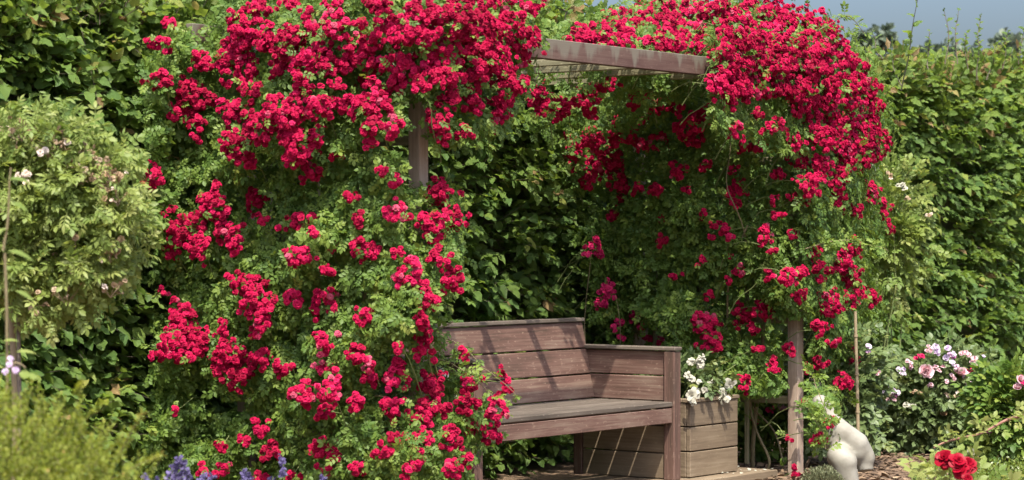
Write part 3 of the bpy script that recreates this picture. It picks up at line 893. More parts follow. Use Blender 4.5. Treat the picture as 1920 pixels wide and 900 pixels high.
def nrm_right(P):
    rel = P - O
    s = rel @ A; t = rel @ B
    w_ = np.clip((3.3 - s) / .4, 0, 1)[:, None] * np.clip((t - .0) / .3, 0, 1)[:, None]
    o_ = np.clip((s - 3.6) / .6, 0, 1)[:, None]
    return -A * w_ - B * (1 - w_ * .6) + A * o_ * .5
CL_R = [(1090,75,35,25),(1010,185,20,30),(1050,200,30,22),(1105,195,18,25),(1140,160,25,12),(1110,170,26,12),(1190,180,15,26),(1240,195,22,20),(1290,230,28,28),(1300,265,18,15),(1215,175,12,12),(1075,280,22,30),
 (1110,260,25,25),(1120,310,28,30),(1080,310,22,15),(1165,250,25,25),(1150,300,22,25),(1160,340,20,20),(1100,340,15,15),(1165,375,12,14),(1150,405,12,12),(1235,265,22,20),(1200,270,15,12),(1230,355,14,14),
 (1270,320,18,16),(1240,410,12,12),(1330,215,18,20),(1380,245,15,18),(1385,350,16,20),(1410,175,14,12),(1455,240,25,16),(1490,265,18,20),(1500,300,20,20),(1520,345,25,22),(1540,310,20,20),(1500,370,18,14),
 (1570,340,25,25),(1540,260,30,30),(1560,370,20,20),(1590,290,25,30),(1620,260,25,40),(1600,395,20,12),(1635,360,14,25),(1660,390,10,20),(1668,425,8,14),(1455,325,14,10),(1320,310,12,10),(1290,360,10,8),
 (1370,365,10,10),(1320,400,8,8),(1340,420,10,8),(1380,380,10,10),(1435,440,14,20),(1360,430,10,10),(1315,490,8,8),(1335,445,8,6),(1365,525,8,8),(1365,480,8,6),(1370,440,10,8),(1450,470,8,10),(1440,515,10,10),
 (1475,520,20,18),(1500,510,18,14),(1530,470,14,12),(1500,555,14,12),(1540,505,20,18),(1580,490,22,22),(1600,465,18,18),(1595,520,20,20),(1550,560,25,20),(1590,560,25,18),(1560,580,30,12),(1635,560,14,20),
 (1610,545,15,20),(1490,440,10,8),(1430,580,18,20),(1390,590,18,22),(1320,605,25,22),(1330,640,24,18),(1345,615,10,10),(1420,655,10,8),(1480,655,12,12),(1450,685,14,14),(1540,615,16,14),(1560,640,14,12),
 (1600,665,12,22),(1580,715,18,16),(1540,680,12,12),(1395,718,10,16),(1515,690,8,8),(1550,795,14,10),(1535,820,16,10),(1570,825,6,6),(1510,755,8,8),(1480,820,8,6),(1490,885,10,12)]
dome = [(1040, 95), (1130, 40), (1200, 12), (1300, 2), (1440, 4), (1480, 25), (1540, 45), (1600, 105), (1640, 150), (1652, 220), (1640, 290), (1600, 330), (1560, 300), (1520, 215), (1470, 175), (1400, 168), (1360, 185), (1340, 165), (1340, 112), (1200, 86), (1100, 78)]
rr_ = np.random.default_rng(5)
placed = []
for _ in range(9000):
    x, y = rr_.uniform(1040, 1660), rr_.uniform(0, 330)
    if not inside(dome, np.array([x]), np.array([y]))[0]: continue
    rad = rr_.uniform(17, 36)
    if all((x - a_) ** 2 + ((y - b_) * 1.15) ** 2 > (.55 * (rad + c_)) ** 2 for a_, b_, c_ in placed):
        placed.append((x, y, rad))
    if len(placed) > 190: break
CL_R += [(x, y, r_, r_ * rr_.uniform(.65, .95)) for x, y, r_ in placed if not (x < 1345 and y + r_ * .8 > 74 + (x - 1008) * .1104)]
CL_R += [(x, 74 + (x - 1008) * .1104 - dy, 22, 15) for x, dy in ((1090, 10), (1130, 15), (1165, 12), (1200, 17), (1235, 14), (1268, 18), (1300, 12), (1325, 20))]
CL_R += [(1358, 120, 28, 30), (1345, 160, 22, 22), (1372, 168, 26, 26)]
rr_i = np.random.default_rng(91)
inner_poly = [(1070, 210), (1200, 190), (1330, 180), (1450, 220), (1500, 330), (1490, 600), (1400, 640), (1300, 560), (1180, 450), (1110, 350)]
more = []
while len(more) < 13:
    x, y = rr_i.uniform(1060, 1510), rr_i.uniform(180, 650)
    if inside(inner_poly, np.array([x]), np.array([y]))[0] and all((x - e[0]) ** 2 + (y - e[1]) ** 2 > (e[2] + 14) ** 2 for e in CL_R + more):
        more.append((x, y, rr_i.uniform(7, 14), rr_i.uniform(7, 13)))
CL_R += more
right_gaps = [(beam_poly, lambda x: D_t(x, -.06)), ([(1466, 588), (1526, 588), (1522, 905), (1466, 905)], lambda x: D_t(x, .08)),
              ([(1386, 734), (1484, 734), (1484, 770), (1386, 770)], lambda x: D_s(x, 3.40)), ([(1400, 765), (1470, 765), (1470, 880), (1400, 880)], lambda x: D_s(x, 3.3))]
ROSE_R, sp_r = rose_mass('climbing_rose', 'climbing rose with a dense red dome of blooms over the right end of the pergola', 'climbing rose', right_poly, dep_right, CL_R, 18000, nrm_right,
                   M['rose_leaf'], M['red_petal'], W(SP + .14, .4, 0), 33, right_gaps, thin=[([(980, 60), (1150, 60), (1150, 300), (980, 300)], .62), ([(980, 0), (1180, 0), (1180, 95), (980, 80)], .35)])
# canes of both roses
def canes(T, specs, spurs, m='cane'):
    for k, (p0, p1, sag, r0) in enumerate(specs):
        build('cane', [tube(curve_pts(p0, p1, sag, 16, .12, 50 + k), r0, r0 * .5, 7)], M[m], T, smooth=True)
    if spurs: build('flower_stalks', spurs, M['green_stem'], T)['kind'] = 'stuff'
canes(ROSE_L, [(W(-.1, .3, 0), W(-.12, .15, 2.2), .0, .014), (W(-.12, .5, 0), W(-.15, .8, 2.2), .0, .013), (W(-.15, .45, 0), W(-.2, .1, 1.5), .0, .010), (W(-.12, .42, 0), W(.15, -.12, .95), .1, .007),
               (at(695, 900, 10.85), at(690, 765, 10.9), 0, .006), (at(660, 880, 10.9), at(735, 720, 10.8), 0, .006), (at(686, 400, 11.1), at(684, 270, 11.15), 0, .007)], sp_l)
canes(ROSE_R, [(W(SP + .12, .35, 0), W(SP - .1, .2, 2.2), 0, .014), (W(SP + .1, .5, 0), W(SP - .12, .7, 2.2), 0, .013), (W(SP - .12, .55, 0), W(SP - .2, .9, 1.7), 0, .010), (W(SP - .1, .55, 0), W(SP - .3, .1, 1.4), 0, .009), (at(1400, 460, 13.5), at(1366, 265, 13.4), 0, .004),
               (at(1440, 880, 13.8), at(1405, 640, 13.8), 0, .009), (at(1470, 870, 13.9), at(1430, 700, 13.9), 0, .006)], sp_r)

def spray(T, pts, n, seed, m, leaf_m, tips=()):
    r = np.random.default_rng(seed)
    P = np.concatenate([curve_pts(a_, b_, .012, 9, .008, seed + k)[:-1] for k, (a_, b_) in enumerate(zip(pts[:-1], pts[1:]))] + [np.array([pts[-1]])])
    cn = build('cane', [tube(P, .0035, .0015, 5)], M[m], T, smooth=True)
    k = r.integers(1, len(P), n)
    ax = np.stack([r.normal(size=n), r.normal(size=n) * .6 - .4, r.normal(size=n) * .5 + .2], 1)
    build('leaves', leaves(COMP, P[k] + r.normal(size=(n, 3)) * .006, ax, UP + r.normal(size=(n, 3)) * .4 + np.array([0, -.6, 0]), r.uniform(.05, .085, n), np.clip(r.beta(2, 2, n) * .6 + .35, 0, 1)), leaf_m, cn)
spray(ROSE_L, [at(790, 628, 10.95), at(850, 640, 10.9), at(905, 690, 10.95), at(968, 742, 11.0)], 26, 5, 'cane', M['rose_leaf'])
spray(ROSE_L, [at(800, 670, 10.95), at(860, 690, 10.85), at(925, 745, 10.9)], 16, 6, 'cane', M['rose_leaf'])
spray(ROSE_R, [at(1500, 470, 13.4), at(1590, 450, 13.4), at(1665, 470, 13.5)], 36, 7, 'cane', M['rose_leaf'])
spray(ROSE_R, [at(1530, 60, 13.6), at(1590, 30, 13.6), at(1620, 62, 13.7)], 20, 8, 'cane', M['rose_leaf'])
spray(ROSE_R, [at(1515, 690, 12.75), at(1538, 745, 12.65), at(1560, 800, 12.62)], 34, 10, 'cane', M['rose_leaf'])
spray(ROSE_R, [at(1508, 760, 12.75), at(1530, 790, 12.65), at(1548, 842, 12.62)], 24, 11, 'cane', M['rose_leaf'])
spray(ROSE_L, [at(330, 400, 11.3), at(285, 380, 11.3), at(250, 430, 11.3)], 20, 9, 'cane', M['rose_leaf'])

# --- magenta rambler at the rear post
back_poly = [(1080, 430), (1140, 440), (1215, 520), (1260, 600), (1262, 645), (1195, 645), (1150, 640), (1120, 590), (1105, 520)]
CL_B = [(1140,545,15,20),(1126,570,12,10),(1160,600,9,8),(1190,595,13,10),(1205,610,9,9),(1165,630,8,7),(1150,615,7,6),(1110,460,18,10),(1125,478,10,8),(1235,640,9,10),(1215,632,7,8),(1270,575,9,8),(1100,480,8,6)]
def dep_back(x, y): return D_t(x, .98 + 0 * x)
ROSE_B, sp_b = rose_mass('rambling_rose', 'small magenta pink rambling rose in loose sprays above the bench by the rear post', 'rose', back_poly, dep_back, CL_B, 700, lambda P: np.tile(-B, (len(P), 1)),
                   M['rose_leaf'], M['magenta_petal'], W(SP - .35, .98, .05), 44, [], .5, .15, 100, .08)
canes(ROSE_B, [(W(SP - .35, .98, .05), W(SP - .6, .99, 1.3), 0, .004), (W(SP - .35, .98, .05), at(1140, 545, 13.7), .05, .003)], sp_b)

# ------------------------------------------------------------------ white roses in the planters
def white_rose(s, t, label, seed, n, spots):
    r = np.random.default_rng(seed)
    c = W(s, t, .43)
    T = thing('white_rose', label, 'rose', c, 'white roses in the planters')
    p, d = blob_points(c + UP * .08, (.23, .23, .15), int(n * 1.7), .4, .6, seed)
    q = p[:, 2] > .42; p, d = p[q], d[q]
    big = [compound(5, .42, 9), compound(5, .45, 8)]
    build('foliage', leaves(big, p, d + r.normal(size=p.shape) * .5, d * .6 + UP * .7 + r.normal(size=p.shape) * .35, r.uniform(.065, .10, len(p)), r.random(len(p))), M['shrub_leaf'], T)
    st_ = [tube(curve_pts(c - UP * .02, c + np.array([r.normal() * .12, r.normal() * .12, .2]), 0, 5), .004, .002, 5) for _ in range(7)]
    build('stems', st_, M['green_stem'], T)
    for (x, y, D, rad) in spots:
        k = 3
        pos = at(x, y, D) + r.normal(size=(k, 3)) * rad * .45
        face = np.array([0, -.8, .6]) + r.normal(size=(k, 3)) * .6
        build('bloom', blooms(RAGGED, pos, face, np.full(k, rad * .76) * r.uniform(.6, 1.1, k), r.random(k)), M['white_petal'], T, pos.mean(0))
white_rose(2.66, .33, 'white rose with green leaves spilling over the planter right of the bench', 3, 190,
           [(1292, 738, 12.99, .048), (1318, 736, 13.05, .036), (1361, 734, 13.24, .045), (1312, 672, 13.1, .036), (1300, 684, 13.1, .03), (1300, 706, 13.05, .035), (1336, 715, 13.2, .02)])
white_rose(.2, .34, 'white rose almost hidden in the left planter behind red climbing roses', 4, 150, [(842, 752, 11.25, .035), (868, 810, 11.25, .03), (832, 700, 11.35, .03)])

# ------------------------------------------------------------------ torso sculpture
def torso():
    D = 12.95
    base = at(1588, 900, D); base[2] = 0
    bm = bmesh.new()
    def ell(c, rad, rot=None):
        m_ = Matrix.Translation(Vector(c)) @ (rot.to_4x4() if rot else Matrix.Identity(4)) @ Matrix.Diagonal((*rad, 1))
        bmesh.ops.create_icosphere(bm, subdivisions=4, radius=1, matrix=m_)
    def P(x, y, dd=0.0): return np.array(at(x, y, D + dd)) - base
    def limb(p, q, r0, r1, n=14, flat=1.0):
        p = np.array(p); q = np.array(q)
        for k in range(n + 1):
            f = k / n
            rr = r0 + (r1 - r0) * f
            ell(p + (q - p) * f, (rr, rr * flat, rr))
    limb(P(1538, 756, .08), P(1556, 792, .05), .047, .060, 8, .85)       # upper body, broken off at the chest
    limb(P(1556, 792, .05), P(1574, 816, .03), .058, .080, 8, .9)       # waist to belly
    limb(P(1576, 826, .03), P(1604, 843, .02), .088, .082, 8, .95)      # hips
    limb(P(1580, 812, .0), P(1606, 832, .0), .060, .064, 8)             # belly plane
    limb(P(1612, 846, .03), P(1622, 858, .02), .066, .054, 8)           # far thigh
    limb(P(1618, 852, .02), P(1623, 884, .02), .052, .043, 8)
    limb(P(1574, 856, -.06), P(1584, 866, -.09), .068, .066, 8)         # near thigh
    limb(P(1581, 864, -.09), P(1593, 925, -.07), .066, .060, 12)
    me = bpy.data.meshes.new('stone_body'); bm.to_mesh(me); bm.free()
    o = bpy.data.objects.new('torso_sculpture', me); COL.objects.link(o)
    md = o.modifiers.new('r', 'REMESH'); md.mode = 'VOXEL'; md.voxel_size = .008
    sm = o.modifiers.new('s', 'SMOOTH'); sm.iterations = 9; sm.factor = .5
    dg = bpy.context.evaluated_depsgraph_get()
    m2 = bpy.data.meshes.new_from_object(o.evaluated_get(dg))
    o.modifiers.clear(); o.data = m2
    m2.polygons.foreach_set('use_smooth', np.ones(len(m2.polygons), bool))
    m2.materials.clear(); m2.materials.append(M['stone'])
    # cut the far thigh flat
    bm = bmesh.new(); bm.from_mesh(m2)
    for pt, nn in ((P(1622, 882), (.1, -.25, -1)),):
        g_ = bm.verts[:] + bm.edges[:] + bm.faces[:]
        sel = [v for v in bm.verts if (v.co - Vector(pt)).dot(Vector(nn)) > 0 and v.co.x > P(1606, 0)[0]]
        for v in sel:
            n_ = Vector(nn).normalized(); v.co -= n_ * (v.co - Vector(pt)).dot(n_)
    for v in bm.verts: v.co.z = max(v.co.z, 0.0)
    bm.to_mesh(m2); bm.free()
    o.location = tuple(base)
    tag(o, 'pale stone torso sculpture with cut off thighs standing by the right pergola post', 'sculpture')
torso()

# ------------------------------------------------------------------ stakes
def stake(p0, p1, r, label, mt, nodes=True):
    P = curve_pts(p0, p1, 0, 14, .008, 3)
    ch = [tube(P, r, r * .85, 8)]
    if nodes:
        for k in range(2, 13, 3):
            d = norm(P[k] - P[k - 1])
            ch.append(tube([P[k] - d * .006, P[k] + d * .006], r * 1.25, r * 1.25, 8, .2))
    o = build('garden_stake', ch, M[mt], None, p0, smooth=True)
    tag(o, label, 'stake', 'stakes among the roses')
b0 = at(1610, 860, 13.9); b0[2] = 0
stake(b0, at(1604, 585, 13.9), .011, 'pale bamboo stake standing behind the stone torso', 'bamboo')
b0 = at(38, 700, 8.75); b0[2] = 0
stake(b0, at(34, 430, 8.75), .008, 'dark stake tied to the trunk of the standard rose at the left edge', 'bark', False)

# ------------------------------------------------------------------ left: standard rose, near shoot, shrub, lavender
def spent_clusters(T, pts, seed, rad=.03):
    r = np.random.default_rng(seed)
    for c in pts:
        k = r.integers(5, 10)
        pos = c + r.normal(size=(k, 3)) * rad
        build('spent_cluster', blooms(OPENROSE, pos, r.normal(size=(k, 3)) + UP * .6 + np.array([0, -.6, 0]), r.uniform(.008, .014, k), np.clip(r.beta(1.5, 2, k), 0, 1)) +
              [tube(curve_pts(c - UP * .025 + np.array([0, .02, 0]), p_, 0, 3), .0014, .001, 3) for p_ in pos], M['spent_petal'], T, c)
b0 = at(24, 700, 8.8); b0[2] = 0
SR = thing('standard_rose', 'light green standard rose with spent tan flower heads at the left edge', 'rose', b0)
build('trunk', [tube(curve_pts(b0, at(22, 470, 8.8), 0, 12, .03, 5), .014, .011, 8)], M['bamboo'], SR, smooth=True)
ch = []
r = np.random.default_rng(8)
cc = []
for (x, y, rx, ry, n) in [(30, 300, 80, 85, 620), (110, 320, 85, 65, 560), (165, 370, 65, 50, 380), (60, 400, 120, 80, 800), (130, 470, 95, 70, 620), (50, 500, 90, 60, 560), (-60, 400, 90, 160, 500), (180, 500, 50, 40, 220), (222, 425, 42, 60, 130), (205, 315, 45, 38, 110), (150, 265, 40, 35, 90), (90, 555, 70, 40, 140)]:
    c = at(x, y, 8.8); k = 8.8 / F
    p, d = blob_points(c, (rx * k, .22, ry * k), int(n * 1.5), .3, .15, int(x + y + 100), .45)
    ch += leaves([compound(7, .36, 15, LEAF_LONG), compound(7, .34, 16)], p, d + r.normal(size=p.shape) * .6 - UP * .2, d * .5 + UP * .6 + np.array([0, -.4, 0]) + r.normal(size=p.shape) * .4, r.uniform(.055, .095, len(p)), r.beta(2, 2, len(p)))
build('crown', ch, M['pale_leaf'], SR)
build('branches', [tube(curve_pts(at(22, 470, 8.8), at(r.uniform(-60, 200), r.uniform(240, 480), 8.8) + np.array([0, r.normal() * .1, 0]), .05, 7, .05, k), .006, .002, 5) for k in range(26)], M['green_stem'], SR)
spent_clusters(SR, [at(x, y, 8.62) for x, y in ((20, 232), (60, 265), (95, 250), (130, 290), (115, 270), (80, 300), (40, 330), (165, 325), (185, 340), (215, 330), (205, 350), (220, 365), (150, 300), (95, 490), (145, 510), (205, 545), (205, 480), (215, 460), (140, 470), (60, 560), (10, 380), (125, 560), (30, 250), (170, 300), (180, 320))], 9)
for x, y in ((82, 283), (45, 328)):
    pos = at(x, y, 8.55) + r.normal(size=(5, 3)) * .012
    build('faded_bloom', blooms(OPENROSE, pos, np.array([0, -1, .6]) + r.normal(size=(5, 3)) * .4, np.full(5, .013), .75 + r.random(5) * .25), M['spent_petal'], SR, pos.mean(0))

b0 = at(8, 900, 6.4); b0[2] = 0
NS = thing('rose_shoot', 'blurred young rose shoot in the foreground at the left edge with one lilac bloom', 'rose', b0)
build('stem', [tube(curve_pts(b0, at(6, 470, 6.4), 0, 10, .02, 2), .006, .004, 6), tube(curve_pts(at(6, 470, 6.4), at(22, 318, 6.4), 0, 8, .01, 3), .004, .002, 6), tube(curve_pts(at(4, 700, 6.4), at(48, 690, 6.4), .02, 6), .003, .002, 5)], M['cane'], NS, smooth=True)
lp = np.array([at(14, 335, 6.4), at(20, 380, 6.4), at(14, 470, 6.4), at(28, 545, 6.4), at(35, 700, 6.4), at(8, 690, 6.4), at(15, 430, 6.4), at(5, 640, 6.4), at(30, 660, 6.4)])
la = np.array([(1, -.2, .1), (1, -.1, -.2), (1, .1, -.1), (1, 0, -.25), (1, -.1, -.2), (-1, 0, .3), (-1, 0, -.2), (1, 0, .3), (1, 0, .2)], float)
build('leaves', leaves([LEAF_LONG, LEAF_HORN[2]], lp, la, np.tile(np.array([0, -.5, 1.]), (9, 1)), np.array([.06, .05, .07, .055, .055, .05, .05, .04, .05]), np.linspace(.1, .7, 9)), M['pale_leaf'], NS)
pos = at(30, 684, 6.3) + r.normal(size=(4, 3)) * .01
build('bloom', blooms(OPENROSE, pos, np.array([0, -1, .6]) + r.normal(size=(4, 3)) * .4, np.full(4, .009), np.array([0, .1, .2, .1])), M['purple_petal'], NS, pos.mean(0))

# fine leaved shrub, lower left
b0 = np.array([-1.16, 5.7, 0])
SH = thing('feathery_shrub', 'soft yellow green fine leaved shrub out of focus in the lower left corner', 'shrub', b0)
ch = []; tw = []
r = np.random.default_rng(12)
nsp = 2600
d = norm(r.normal(size=(nsp, 3)) * np.array([1, 1, .9]) + UP * .35)
base = b0 + np.array([0, 0, .43]) + d * np.array([.37, .36, .50]) * r.uniform(.6, .98, nsp)[:, None]
q = base[:, 2] > .05; base, d = base[q], d[q]
dirs = norm(d * .7 + UP * .6 + r.normal(size=d.shape) * .5)
ln = r.uniform(.05, .11, len(base))
tw.append(twig_mesh(base, dirs, ln, .0008))
for k in range(16):
    f = (k + .5) / 16
    P = base + dirs * (ln * f)[:, None]
    a_ = k * 2.4
    s1 = norm(np.cross(dirs, np.array([.1, .3, .9]))); s2 = np.cross(dirs, s1)
    ax = dirs * .9 + (math.cos(a_) * s1 + math.sin(a_) * s2) * .8
    ch += leaves([LEAF_BOX], P, ax, dirs + r.normal(size=P.shape) * .3, np.full(len(P), .0145) * r.uniform(.7, 1.2, len(P)) * (1.15 - .5 * f), np.clip(r.beta(2, 2.5, len(P)) * .8 + .22 * (f > .8) * (r.random(len(P)) < .5), 0, 1))
for k, (x0, y0, x1, y1) in enumerate([(225, 850, 268, 775), (245, 880, 305, 855), (140, 740, 155, 720)]):
    P = curve_pts(at(x0, y0, 5.6), at(x1, y1, 5.55), .004, 8)
    tw.append(tube(P, .0022, .001, 4)); n = 46
    f = np.linspace(0, 1, n); pos = P[np.minimum((f * 7).astype(int), 6)] + (P[1] - P[0]) * ((f * 7) % 1)[:, None]
    ang = np.arange(n) * 2.4
    dd = norm(P[-1] - P[0]); s1 = norm(np.cross(dd, UP)); s2 = np.cross(dd, s1)
    ax = dd * .8 + np.cos(ang)[:, None] * s1 + np.sin(ang)[:, None] * s2
    ch += leaves([LEAF_BOX], pos, ax, np.tile(UP, (n, 1)) + r.normal(size=(n, 3)) * .3, np.full(n, .014), np.clip(f * .5 + .3 + r.normal(size=n) * .1, 0, 1))
build('foliage', ch, M['yew_leaf'], SH)
build('twigs', tw, M['cane'], SH)

def lavender(x, y, D, label, spikes, seed):
    r = np.random.default_rng(seed)
    b0 = at(x, y, D); b0[2] = 0
    T = thing('lavender', label, 'lavender', b0, 'lavender along the front edge')
    st_ = []; lv = []
    for (sx, sy) in spikes:
        tip = at(sx, sy, D + r.normal() * .05)
        p0 = b0 + np.array([r.normal() * .05, r.normal() * .05, .25])
        P = curve_pts(p0, tip, 0, 6, .015, int(sx))
        st_.append(tube(P, .0015, .001, 4))
        n = 44
        f = r.random(n)
        pos = tip - norm(P[-1] - P[-2]) * (f * .062)[:, None] + r.normal(size=(n, 3)) * .005
        build('flower_spike', blooms(OPENROSE, pos, r.normal(size=(n, 3)) + UP * .4, np.full(n, .0062), r.random(n)), M['lavender'], T, tip)
    p, d = blob_points(b0 + UP * .22, (.17, .17, .2), 500, .3, .5, seed)
    q = p[:, 2] > .02; p, d = p[q], d[q]
    build('leaves', leaves([LEAF_LONG], p, d + UP * 1.2 + r.normal(size=p.shape) * .3, d + r.normal(size=p.shape) * .3, r.uniform(.04, .06, len(p)), r.random(len(p))), M['thyme_leaf'], T)
    build('stalks', st_, M['green_stem'], T)
lavender(318, 900, 7.4, 'blurred purple lavender spikes at the bottom edge right of the feathery shrub', [(272, 890), (296, 894), (326, 872), (334, 856), (344, 860), (352, 884), (312, 893), (382, 890), (396, 892)], 1)
lavender(462, 905, 7.8, 'two purple lavender spikes below the red roses in front of the left trellis', [(458, 880), (468, 888)], 2)
lavender(560, 915, 8.0, 'lone lavender spikes at the bottom edge under the middle of the left rose', [(511, 896), (608, 893), (529, 858)], 3)

# ------------------------------------------------------------------ right: rose bushes
def rose_bush(name, label, cx, cy, D, rx, ry, n, flowers, pm, seed, tms, leafm='shrub_leaf', lsz=(.10, .15), group=None, ground=True):
    """flowers: (x, y, radius_m, template, material key)"""
    r = np.random.default_rng(seed)
    c = at(cx, cy, D); b0 = c.copy(); b0[2] = 0
    T = thing(name, label, 'rose bush', b0, group)
    k = D / F
    p, d = blob_points(c, (rx * k, rx * k * .6, ry * k), n, .25, .2, seed, .22)
    q = p[:, 2] > .06; p, d = p[q], d[q]
    build('foliage', leaves(tms, p, d + r.normal(size=p.shape) * .6, d * .4 + UP * .7 + np.array([0, -.35, 0]) + r.normal(size=p.shape) * .4, r.uniform(*lsz, len(p)), r.beta(2, 2.2, len(p))), M[leafm], T)
    st_ = []
    for j in range(9):
        tip = c + np.array([r.normal() * rx * k * .5, r.normal() * rx * k * .3, ry * k * r.uniform(.2, .9)])
        st_.append(tube(curve_pts(b0 + r.normal(size=3) * np.array([.06, .06, 0]), tip, 0, 8, .05, seed * 20 + j), .006, .003, 5))
    for (x, y, rad, tm, mk) in flowers:
        Df = D - rx * k * .62 * math.sqrt(max(0, 1 - ((x - cx) / rx) ** 2 * .9)) - .06
        pos = at(x, y, Df)
        st_.append(tube(curve_pts(c + np.array([(pos[0] - c[0]) * .6, 0, -.1]), pos - UP * rad * .3, .02, 6), .003, .002, 4))
        nb = 1 if rad > .025 else 4
        pp = pos[None] + (r.normal(size=(nb, 3)) * rad * .9 if nb > 1 else 0)
        build('bloom', blooms(tm, pp, np.array([r.normal() * .3, -.8, .7]) + r.normal(size=(nb, 3)) * .3, np.full(nb, rad), r.random(nb)), M[mk], T, pos)
    build('stems', st_, M['green_stem'], T)
    return T
C5 = [compound(5, .44, 50), compound(5, .42, 51), compound(7, .38, 52)]
G = 'rose bushes in the bed on the right'
rose_bush('rose_bush', 'blue green rose bush with fading pink and white blooms in front of the right hedge', 1740, 775, 15.2, 128, 112, 3000,
          [(1735, 697, .052, CUPROSE, 'pink_petal'), (1801, 704, .052, CUPROSE, 'pink_petal'), (1722, 668, .017, OPENROSE, 'magenta_petal'), (1705, 684, .015, OPENROSE, 'pink_petal'), (1755, 659, .02, OPENROSE, 'purple_petal'), (1773, 660, .022, OPENROSE, 'purple_petal'),
           (1790, 676, .02, OPENROSE, 'purple_petal'), (1832, 676, .022, OPENROSE, 'pink_petal'), (1840, 680, .018, OPENROSE, 'purple_petal'), (1852, 699, .019, OPENROSE, 'purple_petal'), (1843, 719, .012, OPENROSE, 'magenta_petal'), (1820, 694, .011, OPENROSE, 'magenta_petal'),
           (1682, 736, .017, OPENROSE, 'purple_petal'), (1660, 728, .017, OPENROSE, 'purple_petal'), (1706, 759, .02, OPENROSE, 'white_petal'), (1773, 740, .013, OPENROSE, 'spent_petal'), (1800, 738, .018, OPENROSE, 'spent_petal'), (1835, 730, .013, OPENROSE, 'purple_petal'), (1770, 778, .026, CUPROSE, 'spent_petal'), (1834, 765, .016, OPENROSE, 'spent_petal'), (1760, 688, .018, OPENROSE, 'pink_petal'), (1690, 700, .016, OPENROSE, 'purple_petal'), (1782, 712, .015, OPENROSE, 'pink_petal'), (1815, 712, .016, OPENROSE, 'purple_petal'), (1745, 720, .014, OPENROSE, 'pink_petal'), (1668, 745, .014, OPENROSE, 'pink_petal'), (1812, 664, .017, OPENROSE, 'pink_petal'), (1740, 655, .015, OPENROSE, 'pink_petal'), (1720, 735, .014, OPENROSE, 'spent_petal')],
          None, 61, C5, 'shrub_leaf', (.08, .125), G)
rose_bush('rose_bush', 'leafy rose bush at the right edge carrying a cluster of cream and pink blooms', 1905, 780, 13.6, 70, 85, 1100,
          [(1912, 714, .034, CUPROSE, 'pink_petal'), (1920, 706, .02, OPENROSE, 'magenta_petal'), (1908, 730, .034, CUPROSE, 'pink_petal'), (1924, 724, .034, CUPROSE, 'pink_petal'), (1851, 811, .028, CUPROSE, 'mauve_petal')],
          None, 62, C5, 'rose_leaf', (.075, .12), G)
rose_bush('rose_bush', 'loose green rose bush filling the gap behind the stone torso', 1575, 740, 14.2, 75, 120, 900,
          [(1528, 725, .022, OPENROSE, 'white_petal'), (1524, 705, .014, OPENROSE, 'spent_petal'), (1648, 700, .014, OPENROSE, 'pink_petal'), (1535, 690, .012, OPENROSE, 'white_petal'), (1630, 655, .016, OPENROSE, 'purple_petal')], None, 63, C5, 'shrub_leaf', (.08, .12), G)
rose_bush('rose_bush', 'rose bush with one mauve bloom seen through the gap between planter and right post', 1440, 800, 14.5, 60, 95, 420,
          [(1463, 771, .042, CUPROSE, 'mauve_petal'), (1442, 772, .014, OPENROSE, 'magenta_petal'), (1415, 793, .014, OPENROSE, 'magenta_petal')], None, 64, C5, 'rose_leaf', (.10, .15), G)
rose_bush('rose_bush', 'arching light green rose bush with tan spent heads between the red dome and right hedge', 1665, 440, 15.6, 75, 130, 800,
          [(1641, 312, .03, OPENROSE, 'white_petal'), (1692, 350, .02, OPENROSE, 'white_petal'), (1700, 372, .012, OPENROSE, 'spent_petal'), (1740, 400, .012, OPENROSE, 'spent_petal'), (1665, 330, .013, OPENROSE, 'spent_petal')], None, 65, [compound(7, .38, 70)], 'pale_leaf', (.08, .12), G)

# near red rose with its cluster
b0 = at(1795, 900, 9.6); b0[2] = 0
RR = thing('red_rose_bush', 'low rose carrying a tight cluster of big deep red blooms at the lower right', 'rose bush', b0)
for (x, y, rad, mk, tm, D) in [(1772, 862, .042, 'big_red_petal', BIGROSE, 9.5), (1795, 868, .040, 'big_red_petal', BIGROSE, 9.46), (1814, 873, .042, 'big_red_petal', BIGROSE, 9.5), (1801, 882, .036, 'big_red_petal', BIGROSE, 9.45), (1814, 898, .024, 'big_red_petal', BIGROSE, 9.4), (1819, 851, .022, 'white_petal', CUPROSE, 9.6)]:
    p_ = at(x, y, D)
    build('bloom', blooms(tm, p_[None], np.array([[r.normal() * .35, -.8, .75]]), np.array([rad]), np.array([r.random()])), M[mk], RR, p_)
st_ = [tube(curve_pts(b0, at(x, y, 9.6), 0, 7, .03, x), .004, .003, 5) for x, y in ((1772, 868), (1797, 875), (1815, 880), (1814, 900), (1819, 856))]
build('stems', st_, M['green_stem'], RR)
p, d = blob_points(b0 + UP * .28, (.20, .16, .16), 75, .3, .3, 90)
build('foliage', leaves(C5, p, d + r.normal(size=p.shape) * .4, UP + d * .4 + r.normal(size=p.shape) * .4, r.uniform(.09, .13, len(p)), r.random(len(p))), M['pale_leaf'], RR)

